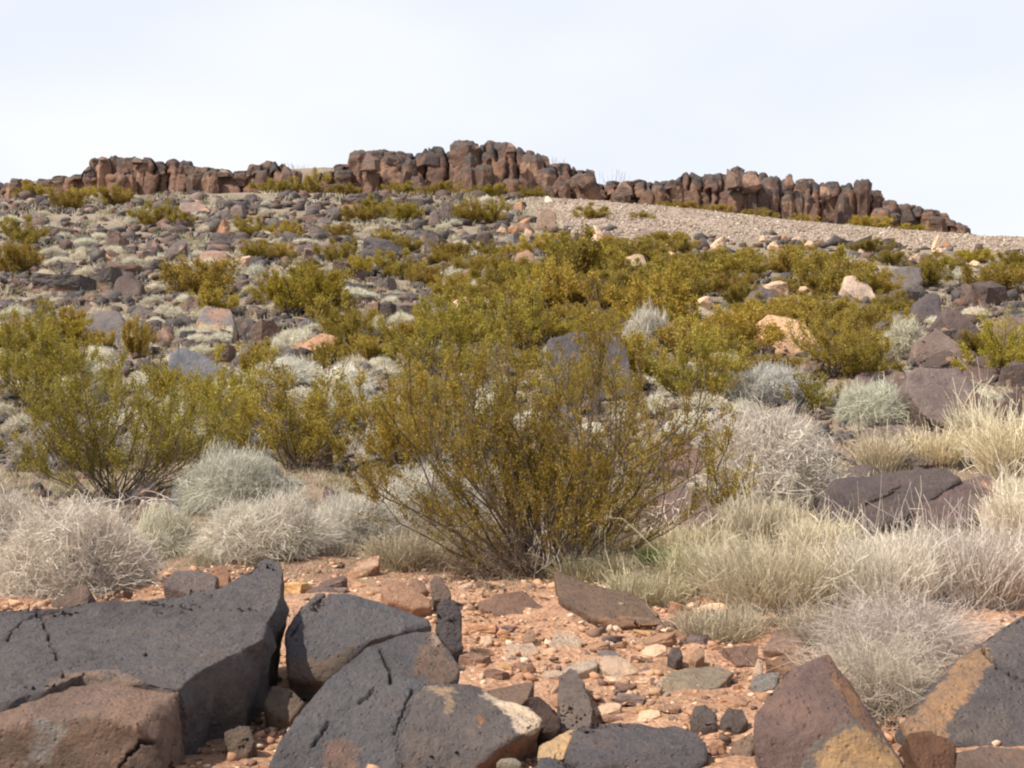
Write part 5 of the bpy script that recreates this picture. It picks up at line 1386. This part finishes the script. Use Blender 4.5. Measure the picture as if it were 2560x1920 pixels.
def creosote(W, Hh, nstem, nleaf, leaf, r0, seed, spread=1.05, cover=.35, nside=4, twigr=.0016, nb=None):
    """W radius, Hh height. returns stem mesh, foliage mesh"""
    rng = np.random.default_rng(seed)
    lines, rads, twigs = [], [], []
    for s in range(nstem):
        a = s / nstem * 6.283 * 2.618 + rng.normal(0, .3)
        q = (rng.uniform(.02, 1)) ** .62
        tip = np.array([math.cos(a) * W * q, math.sin(a) * W * q, Hh * math.sqrt(max(.06, 1 - (q * .93) ** 2.2)) * rng.uniform(.72, 1.12)])
        p0 = np.array([rng.normal(0, .06) * W, rng.normal(0, .06) * W, -.03])
        L = np.linalg.norm(tip - p0); d0 = (tip - p0) / L
        k = 9
        t = np.linspace(0, 1, k)[:, None]
        bow = np.array([d0[0], d0[1], -.35]) * .12 * L
        ph = rng.uniform(0, 6.28, 3); ax = rng.normal(0, .10, 3) * L
        P = p0 + (tip - p0) * t + bow * np.sin(t * math.pi) + ax * np.sin(t * 7 + ph) * t + rng.normal(0, .012, (k, 3)) * L * t
        lines.append(P); rads.append(r0 * rng.uniform(.6, 1.15) * np.linspace(1, .28, k))
        for b in range(nb or (6 if nstem > 20 else 4)):
            f = rng.uniform(.22, .97); i = int(f * (k - 1)); p = P[i]
            dd = (tip - p0) / L + rng.normal(0, .45, 3) + np.array([0, 0, .25])
            lb = L * rng.uniform(.16, .34) * (1.15 - f * .5)
            Q, dl = wander(p, dd, lb, 5, rng, .22, .3)
            lines.append(Q); rads.append(np.linspace(r0 * .34, r0 * .15, 6))
            twigs.append((Q, .25))
            for c in range(3):
                j = rng.integers(1, 5)
                Q2, _ = wander(Q[j], dl + rng.normal(0, .5, 3) + [0, 0, .3], lb * rng.uniform(.3, .6), 3, rng, .2, .3)
                lines.append(Q2); rads.append(np.linspace(r0 * .18, r0 * .08, 4).clip(twigr * .6))
                twigs.append((Q2, 0.0))
        twigs.append((P[-4:], 0.0))
    V, Fc = tube_mesh(lines, [np.maximum(r, twigr * .6) for r in rads], nside)
    cs = np.array([.10, .078, .062]); n = len(V)
    per = np.repeat(rng.uniform(.6, 1.9, len(lines)), [len(l) * nside for l in lines])
    colS = cs[None] * per[:, None]
    stem = (V, Fc, colS)
    # leaves hug the outer twigs in small tufts
    tw = [t for t in twigs]
    seglen = np.array([np.linalg.norm(np.diff(t[0], axis=0), axis=1).sum() for t in tw])
    hgt = np.array([t[0][-1][2] for t in tw]); rad = np.array([np.hypot(t[0][-1][0], t[0][-1][1]) for t in tw])
    clump = .12 + 1.2 * sstep(-.22, .18, fbm(np.array([t[0][-1] for t in tw]) * (3.6 / W), 2, seed)) + .0 * seglen
    wgt = seglen * (sstep(cover * Hh - .15 * Hh, cover * Hh + .2 * Hh, hgt + .45 * rad * Hh / W) + .05) * clump
    wgt /= wgt.sum()
    cnt = rng.multinomial(nleaf // 6, wgt)
    pos, dr, tone = [], [], []
    for (Q, s0), c in zip(tw, cnt):
        if c == 0: continue
        f = rng.uniform(s0, 1, c) * (len(Q) - 1); i = np.minimum(f.astype(int), len(Q) - 2); fr = (f - i)[:, None]
        p = Q[i] * (1 - fr) + Q[i + 1] * fr
        d = (Q[-1] - Q[0]); d = d / (np.linalg.norm(d) + 1e-9)
        pp = np.repeat(p, 6, 0) + rng.normal(0, leaf * .95, (c * 6, 3))
        pos.append(pp); dr.append(np.tile(d, (c * 6, 1))); tone.append(np.full(c * 6, rng.uniform(0, 1)))
    pos = np.concatenate(pos); dr = np.concatenate(dr); tone = np.concatenate(tone)
    m = len(pos)
    D = dr + rng.normal(0, .55, (m, 3)) + [0, 0, .35]; D /= np.linalg.norm(D, axis=1)[:, None]
    S = np.cross(D, rng.normal(size=(m, 3))); S /= np.linalg.norm(S, axis=1)[:, None]
    ll = leaf * rng.uniform(.6, 1.35, (m, 1)); ww = ll * .33
    LV = np.stack([pos, pos + D * ll * .5 + S * ww, pos + D * ll, pos + D * ll * .5 - S * ww], 1).reshape(-1, 3)
    LF = np.arange(m * 4).reshape(-1, 4)
    c0 = np.array([.33, .285, .050]); c1 = np.array([.50, .415, .085]); c2 = np.array([.42, .27, .065])
    tt = np.clip(tone + rng.normal(0, .2, m), 0, 1)[:, None]
    cl = c0 * (1 - tt) + c1 * tt
    br = (rng.uniform(0, 1, m) < .16)[:, None]; cl = np.where(br, c2, cl) * rng.uniform(.7, 1.25, (m, 1))
    return stem, (LV, LF, np.repeat(cl, 4, 0))


def bush_parts(root, sm, fm):
    s = link('stems', sm, None, root); f = link('foliage', fm, None, root)
    if not sm.materials: sm.materials.append(M_STEM)
    if not fm.materials: fm.materials.append(M_LEAF)
    return s, f


def near_bush(u, v, w, h, label, seed, nstem, nleaf, leaf=.013, r0=.009, cover=.35, dead=False, depth=.8, tint=(1, 1, 1), nb=None):
    x, y, z = ground(u, v)
    s = y / F_PX
    R = w * s * .5; Hh = h * s
    root = bpy.data.objects.new('creosote_bush', None); C.objects.link(root)
    root.location = (x, y + .1, float(H(x, y + .1)[0])); tag(root, label, 'shrub', 'creosote bushes')
    st, lf = creosote(R, Hh, nstem, int(nleaf * 1.35), leaf, r0, seed, cover=cover, nb=nb)
    sm = merge_mesh('stems', [st], []); fm = merge_mesh('foliage', [(lf[0], lf[1], lf[2] * np.array(tint))], [])
    a, b = bush_parts(root, sm, fm)
    for q in (a, b): q.scale = (1, depth, 1)
    return root


hero = near_bush(1365, 1452, 990, 650, 'tall branchy olive creosote bush with many dark stems on bare soil', 1201, 64, 50000, .0150, .0085, cover=.34, tint=(.88, .77, .75), nb=8)
# pale dead stems hanging from the base of the big bush
rng_ = np.random.default_rng(5)
ls, rs = [], []
for i in range(10):
    a = rng_.uniform(-2.8, -.3)
    p = np.array([rng_.normal(0, .05), -.02, .28 + rng_.uniform(-.05, .1)])
    d = np.array([math.cos(a) * rng_.uniform(.1, .9), -.6, -.75])
    Q, _ = wander(p, d, rng_.uniform(.3, .6), 7, rng_, .32, 0)
    Q[:, 2] = np.maximum(Q[:, 2], H(Q[:, 0] + hero.location.x, Q[:, 1] + hero.location.y) - hero.location.z + .012)
    ls.append(Q); rs.append(np.linspace(.004, .002, 8))
V, Fc = tube_mesh(ls, rs, 5)
ds = link('dead_stems', merge_mesh('dead_stems', [(V, Fc, np.tile([.38, .32, .26], (len(V), 1)))], []), M_STEM, hero)
ds['label'] = 'bleached dead stems trailing over the soil'


def dead_branch(u, v, w, h, label, seed, n=9, col=(.46, .38, .32)):
    x, y, z = ground(u, v); s = y / F_PX
    rng = np.random.default_rng(seed); ls, rs = [], []
    for i in range(n):
        a = rng.uniform(0, 3.14)
        p = np.array([rng.normal(0, .05), rng.normal(0, .04), .03])
        d = np.array([math.cos(a) * 1.2, -.2 + rng.normal(0, .3), math.sin(a) * .8 + .15])
        L = rng.uniform(.55, 1.0) * w * s * .55
        Q, _ = wander(p, d, L, 8, rng, .45, -.05); Q[:, 2] = np.clip(Q[:, 2], 0.01, h * s)
        ls.append(Q); rs.append(np.linspace(.013, .005, 9))
        for b in range(3):
            Q2, _ = wander(Q[rng.integers(2, 8)], rng.normal(0, 1, 3) + [0, 0, .2], L * .4, 5, rng, .5, 0)
            ls.append(Q2); rs.append(np.linspace(.007, .003, 6))
    V, Fc = tube_mesh(ls, rs, 5)
    put(merge_mesh('dead_branch', [(V, Fc, np.tile(col, (len(V), 1)))], []), 'dead_branch', label, 'dead branch', x, y, z, mat=M_STEM)


dead_branch(1680, 1370, 300, 190, 'bleached crooked dead branches lying beside the tall creosote bush', 31)
dead_branch(330, 1310, 340, 60, 'long grey fallen twigs under the wide branchy shrub', 33, 6)

near_bush(1130, 1150, 520, 300, 'brownish creosote immediately behind the crown of the tall bush', 1320, 34, 14000, .024, .010, cover=.1, tint=(.95, .9, .9))
near_bush(1450, 1040, 340, 210, 'olive creosote in front of the slate-grey boulder', 1321, 24, 6500, .026, .009, cover=.1, tint=(1, .93, .9))
near_bush(280, 1262, 680, 400, 'wide branchy yellow-green creosote shrub over the white tussocks', 1301, 46, 30000, .0195, .011, cover=.40)
near_bush(90, 1040, 420, 260, 'leafy yellow-green creosote shrub at the picture edge behind the wide branchy one', 1302, 30, 17000, .028, .010, cover=.25)
near_bush(520, 1120, 260, 190, 'short dull creosote between the wide branchy shrub and the grey hollow rock', 1330, 20, 7000, .024, .009, cover=.1, tint=(.9, .85, .9))
near_bush(745, 1180, 420, 290, 'loose yellowish creosote shrub with thin twigs uphill of the grey domes', 1303, 32, 15000, .024, .010, cover=.3, tint=(1, .93, .95))
near_bush(560, 1160, 330, 250, 'thin creosote shrub with grey twigs covering the hollow grey rock', 1309, 24, 10000, .024, .010, cover=.3)
near_bush(1010, 1200, 380, 300, 'straggly brownish creosote shrub merging with the tall bush', 1310, 28, 14000, .022, .010, cover=.25, tint=(1.02, .9, .95))
near_bush(1100, 945, 400, 185, 'dense domed green creosote behind the tall bush', 1304, 30, 14000, .034, .012, cover=.0)
near_bush(1310, 880, 300, 165, 'dense green creosote touching the slate-grey boulder', 1305, 26, 11000, .034, .012, cover=.0)
near_bush(1750, 1010, 300, 200, 'rounded yellow-green creosote below the blocky cream boulder', 1306, 26, 11000, .03, .011, cover=.05)
near_bush(2090, 945, 330, 170, 'brownish green creosote right uphill of the pale domed tussock', 1307, 26, 9000, .03, .011, cover=.1, tint=(1, .92, 1))
near_bush(2520, 960, 260, 190, 'bright yellow-green creosote at the edge below the plum-brown slab', 1308, 20, 8000, .03, .010, cover=.0, tint=(1.15, 1.15, 1))
near_bush(1560, 1200, 320, 220, 'thin brownish creosote in front of the rounded purplish boulder', 1311, 20, 4200, .018, .009, cover=.3, tint=(1, .9, 1))
near_bush(1800, 1300, 260, 230, 'sparse brown-green creosote beside the mauve-white dead shrub', 1312, 14, 2400, .017, .008, cover=.25, tint=(1, .92, 1))
near_bush(2040, 1040, 200, 130, 'small thin creosote beside the grey feathery dead shrub', 1313, 12, 2600, .024, .009, cover=.2)

CB = []
for k in range(6):
    st, lf = creosote(.5, [.44, .40, .5, .36, .46, .42][k], 26, 11000, .024, .006, 1400 + k, cover=.0, nside=3, twigr=.003)
    t_ = np.array([(1, 1, 1), (1.08, 1.02, 1), (.92, .93, 1), (1.0, .93, 1.1), (1.05, 1.06, .9), (.9, .88, 1)][k])
    CB.append((merge_mesh('stems', [st], []), merge_mesh('foliage', [(lf[0], lf[1], lf[2] * t_ * np.array([.95, .88, .9]))], [])))
CT = """775 800 235 125|490 745 210 105|50 690 150 95|690 770 130 70|900 560 120 48|640 700 110 60|760 705 110 50|380 570 120 54|170 530 110 60|290 520 110 56|60 620 110 60|220 470 110 34|780 475 110 45
90 500 120 40|680 480 110 34|870 490 100 30|1000 490 110 30|1110 490 110 34|1220 492 110 34|1330 497 100 32|1700 514 110 26|1790 524 110 28|1900 540 110 28|2010 552 100 26|2180 568 150 32|2290 580 80 24
940 545 100 46|1010 560 110 50|850 600 90 40|1230 560 90 50|1180 560 110 60|1010 640 90 46|1130 650 110 50|890 700 120 60|1000 700 130 60|840 660 110 50|1240 700 120 60|1400 620 150 54|1440 700 230 110|1560 740 230 110|1390 790 260 120
1290 690 160 60|1530 620 150 40|1640 660 150 46|1500 850 220 120|1620 830 260 130|1700 770 220 110|1850 700 200 70|1760 690 160 60|1980 690 180 70|2080 750 200 100|2030 820 230 120|1830 880 220 110|2180 840 200 110|2240 790 150 80|2130 690 180 60
2350 680 170 50|2480 740 180 80|2540 680 120 50|1980 640 150 40|2180 660 140 40|1700 900 160 100|1590 950 140 110|1660 610 110 30|2440 660 120 36|1340 780 140 90|1200 800 200 110|1060 720 110 60|700 650 90 40|960 610 90 36|2250 850 110 70
1870 800 150 70|1940 960 180 110|340 900 100 110|180 820 90 50|30 900 130 90|150 960 150 90|430 1030 160 110|640 950 120 90|820 930 110 70|250 880 90 60|560 720 70 36|1480 560 110 34|1600 560 80 20|2330 760 120 60|2430 900 130 60"""


def build_bushes():
    rng = random.Random(17)
    n = 0
    L = []
    for tok in CT.replace('\n', '|').split('|'):
        f = [float(q) for q in tok.split()]
        if len(f) == 4: L.append(f)
    for _ in range(30):
        sd_ = rng.choice((-1, 1)); L.append([rng.uniform(-560, -60) if sd_ < 0 else rng.uniform(2640, 3100), rng.uniform(640, 1150), rng.uniform(90, 220), rng.uniform(50, 90)])
    while len(L) < 175:
        u = rng.uniform(1080, 2230); v = rng.uniform(640, 900)
        if any(abs(u - q[0]) < 40 and abs(v - q[1]) < 12 for q in L): continue
        w = rng.uniform(90, 170) * (.55 + (v - 490) / 480); L.append([u, v, w, w * rng.uniform(.36, .46)])
    while len(L) < 215:
        u = rng.uniform(0, 2560); v = rng.uniform(500, 980)
        if u > 1330 and v < 630 + max(0, u - 2000) * .08: continue
        if u < 1250 and rng.random() < .6: continue
        if u > 2200 and v > 760: continue
        if any(abs(u - q[0]) < 50 and abs(v - q[1]) < 14 for q in L): continue
        if any(p_ - 12 < u < r_ + 12 and q_ < v < t_ + 40 for p_, q_, r_, t_ in TBOX[:NTR] if r_ - p_ > 55): continue
        w = rng.uniform(70, 140) * (.55 + (v - 490) / 480); L.append([u, v, w, w * rng.uniform(.38, .52)])
    CR = [b for b in CREAM] + [(1898, 796, 2033, 881), (2106, 688, 2201, 764), (1561, 632, 1619, 680), (1119, 738, 1200, 792), (1282, 621, 1339, 662), (2226, 665, 2311, 728), (1450, 772, 1550, 835)]
    for u, v, w, h in L:
        hit = [b for b in CR if b[0] - w * .3 < u < b[2] + w * .3 and b[3] - 2 < v < b[3] + h * .8]
        if hit:
            if w < 150: v = hit[0][1] + (hit[0][3] - hit[0][1]) * .5; h *= .8
            else: h *= .6; w *= .75
            if 1380 < u and v < 615: continue
        x, y, z = ground(u, v); s = y / F_PX
        yy = y + w * s * .3; xx = x * yy / y
        if yy > 89.5: yy = 89.5; xx = (u - CU) / F_PX * yy
        k = rng.randrange(6); sm, fm = CB[k]
        root = bpy.data.objects.new('creosote_bush', None); C.objects.link(root)
        zz = float(H(xx, yy)[0])
        root.location = (xx, yy, zz + (.15 if 1450 < u and v < 590 else 0)); root.rotation_euler = (0, 0, rng.uniform(0, 6.28)); root.scale = (w * s * 1.25, w * s * 1.0, h * s / .43 * 1.0)
        a, b = bush_parts(root, sm, fm)
        size = 'big' if w * s > 2 else 'mid-sized' if w * s > 1.4 else 'small'
        form = 'low' if h / w < .42 else 'rounded' if h / w < .52 else 'upright'
        tone = ['olive', 'yellow-green', 'dull green', 'brownish olive', 'bright olive', 'dark olive'][k]
        tag(root, unique_label(f'{size} {form} {tone} creosote', u, v - h / 2), 'shrub', 'creosote bushes'); n += 1
    print('bushes', n)


build_bushes()


# ------------------------------------------------------------------ short dry grass between everything
def ground_grass():
    rng = np.random.default_rng(55)
    quads = []
    # near zone blades
    pts = []
    while len(pts) < 5200:
        u, v = rng.uniform(-40, 2600), rng.uniform(1180, 1800)
        f = 1.0 if v < 1420 else max(.07, (1560 - v) / 140) * .5
        if u < 1000 and v > 1400: f *= .35
        if fbm(np.array([[u / 130, v / 50, 0]]), 2, 4)[0] < -.12: f *= .15
        if rng.random() < f: pts.append((u, v))
    X, Y = px_to_xy(pts)
    n = len(X); k = 5
    O = np.stack([X, Y, H(X, Y)], 1); rep = 3
    O = np.repeat(O, rep, 0) + np.concatenate([rng.normal(0, .03, (n * rep, 2)), np.zeros((n * rep, 1))], 1)
    D = rng.normal(0, .42, (n * rep, 3)) + [0, 0, 1]; D /= np.linalg.norm(D, axis=1)[:, None]
    L = rng.uniform(.04, .14, n * rep)
    P = curl_lines(O, D, L, k, .12, .1, rng)
    V, Fc = strips(P, .0016 * np.linspace(1, .4, k)[None] * (O[:, 1:2] / 8), rng.normal(size=(n * rep, 1, 3)))
    c = np.array([(.52, .42, .28), (.42, .34, .24), (.60, .50, .36), (.30, .33, .14), (.36, .28, .2)])[rng.integers(0, 5, n * rep)] * rng.uniform(.75, 1.2, (n * rep, 1))
    me = merge_mesh('dry_grass', [(V, Fc, np.repeat(c, k * 2, 0))], [])
    tag(link('dry_grass', me, M_STRAW), 'short dry brown grass stubble between the tussocks', kind='stuff')
    # slope: little pale tufts too many to count
    pts = []
    while len(pts) < 12500:
        u, v = rng.uniform(-620, 3150), 486 + rng.uniform(0, 1) ** .9 * 760
        f = .9 if u < 1350 else .45
        if u > 1380 and v < 650: f = 0.04
        if fbm(np.array([[u / 90, v / 30, 3]]), 2, 6)[0] < -.05: f *= .3
        if rng.random() < f: pts.append((u, v))
    X, Y = px_to_xy(pts); n = len(X); rep = 16; k = 3
    s = np.repeat(Y / F_PX, rep)
    O = np.repeat(np.stack([X, Y, H(X, Y)], 1), rep, 0) + np.concatenate([rng.normal(0, 1, (n * rep, 2)) * s[:, None] * 9, np.zeros((n * rep, 1))], 1)
    D = rng.normal(0, .5, (n * rep, 3)) + [0, 0, 1]; D /= np.linalg.norm(D, axis=1)[:, None]
    L = rng.uniform(6, 19, n * rep) * s
    P = curl_lines(O, D, L, k, .1, .1, rng)
    V, Fc = strips(P, (s * 1.0)[:, None] * np.linspace(1, .4, k)[None], rng.normal(size=(n * rep, 1, 3)))
    cc = np.array([(.60, .52, .38), (.52, .46, .33), (.64, .57, .44), (.34, .32, .15), (.46, .37, .27)])[np.repeat(rng.integers(0, 5, n), rep)] * rng.uniform(.8, 1.15, (n * rep, 1))
    me = merge_mesh('dry_grass', [(V, Fc, np.repeat(cc, k * 2, 0))], [])
    tag(link('dry_grass', me, M_STRAW), 'pale dry grass growing among the stones up the slope', kind='stuff')


ground_grass()

# thin twigs of plants standing on the skyline
for (u, v, w, h, lab, sd) in [(1530, 462, 80, 44, 'sparse leafless twigs sticking up from the skyline saddle', 3), (1385, 418, 60, 30, 'tiny leafless twigs on the sloping end of the high outcrop', 4), (742, 425, 40, 20, 'tiny twigs at the end of the low outcrop', 5)]:
    rng = np.random.default_rng(sd); y = 93.5; p = at(u, v, y); s = y / F_PX; ls, rs = [], []
    for i in range(22):
        Q, _ = wander([rng.uniform(-.5, .5) * w * s, rng.uniform(-.3, .3), -.6], [rng.normal(0, .25), 0, 1], h * s * rng.uniform(.5, 1) + .6, 5, rng, .2, .2)
        ls.append(Q); rs.append(np.full(6, .007))
    V, Fc = tube_mesh(ls, rs, 3)
    put(merge_mesh('bare_shrub', [(V, Fc, np.tile([.2, .16, .12], (len(V), 1)))], []), 'bare_shrub', lab, 'shrub', p[0], y, p[2], mat=M_STEM)

# ------------------------------------------------------------------ light, sky, camera
sun_dir = Vector((-0.60, -0.34, 0.86)).normalized()      # towards the sun
sl = bpy.data.lights.new('sun', 'SUN'); sl.energy = 5.0; sl.angle = math.radians(0.6); sl.color = (1.0, .955, .88)
so = bpy.data.objects.new('sun', sl); C.objects.link(so)
so.rotation_euler = sun_dir.to_track_quat('Z', 'Y').to_euler()

w = bpy.data.worlds.new('World'); bpy.context.scene.world = w; w.use_nodes = True
t = w.node_tree
for n_ in list(t.nodes): t.nodes.remove(n_)
sky = t.nodes.new('ShaderNodeTexSky'); sky.sky_type = 'NISHITA'; sky.sun_disc = False
sky.sun_elevation = math.asin(sun_dir.z); sky.sun_rotation = math.atan2(sun_dir.x, sun_dir.y)
sky.dust_density = 2.0; sky.air_density = 1.0; sky.ozone_density = 1.0
bg = t.nodes.new('ShaderNodeBackground'); bg.inputs[1].default_value = 0.10
tc = t.nodes.new('ShaderNodeTexCoord'); mp = t.nodes.new('ShaderNodeMapping'); mp.inputs['Scale'].default_value = (1.6, 1.6, 4.2)
t.links.new(tc.outputs['Generated'], mp.inputs[0])
nz = t.nodes.new('ShaderNodeTexNoise'); nz.inputs['Scale'].default_value = 1.2; nz.inputs['Detail'].default_value = 3; nz.inputs['Roughness'].default_value = .5
t.links.new(mp.outputs[0], nz.inputs['Vector'])
cloud = ramp(t, nz.outputs[0], [(.34, (7.0, 7.5, 8.8)), (.68, (8.5, 8.65, 9.0))])
sp = t.nodes.new('ShaderNodeSeparateXYZ'); t.links.new(tc.outputs['Generated'], sp.inputs[0])
thin = ramp(t, sp.outputs[2], [(.34, (.94, .94, .94)), (.62, (.30, .30, .30))])      # haze faded overhead, out of view, to cut the ambient light
mx = mixc(t, sky.outputs[0], cloud, thin)
t.links.new(mx, bg.inputs[0])
ow = t.nodes.new('ShaderNodeOutputWorld'); t.links.new(bg.outputs[0], ow.inputs[0])

cam = bpy.data.cameras.new('camera'); co = bpy.data.objects.new('camera', cam); C.objects.link(co)
cam.sensor_width = 36; cam.lens = F_PX / 2560 * 36; cam.clip_start = .05; cam.clip_end = 3000
co.location = (0, 0, CAMZ); co.rotation_euler = (math.radians(90) + PITCH, 0, 0)
sc = bpy.context.scene; sc.camera = co
sc.view_settings.view_transform = 'Standard'; sc.view_settings.look = 'None'; sc.view_settings.exposure = 0.27; sc.view_settings.gamma = 1
sc.cycles.max_bounces = 5; sc.cycles.diffuse_bounces = 3; sc.cycles.transmission_bounces = 2
sc.cycles.use_denoising = True
sc.cycles.filter_width = 2.15
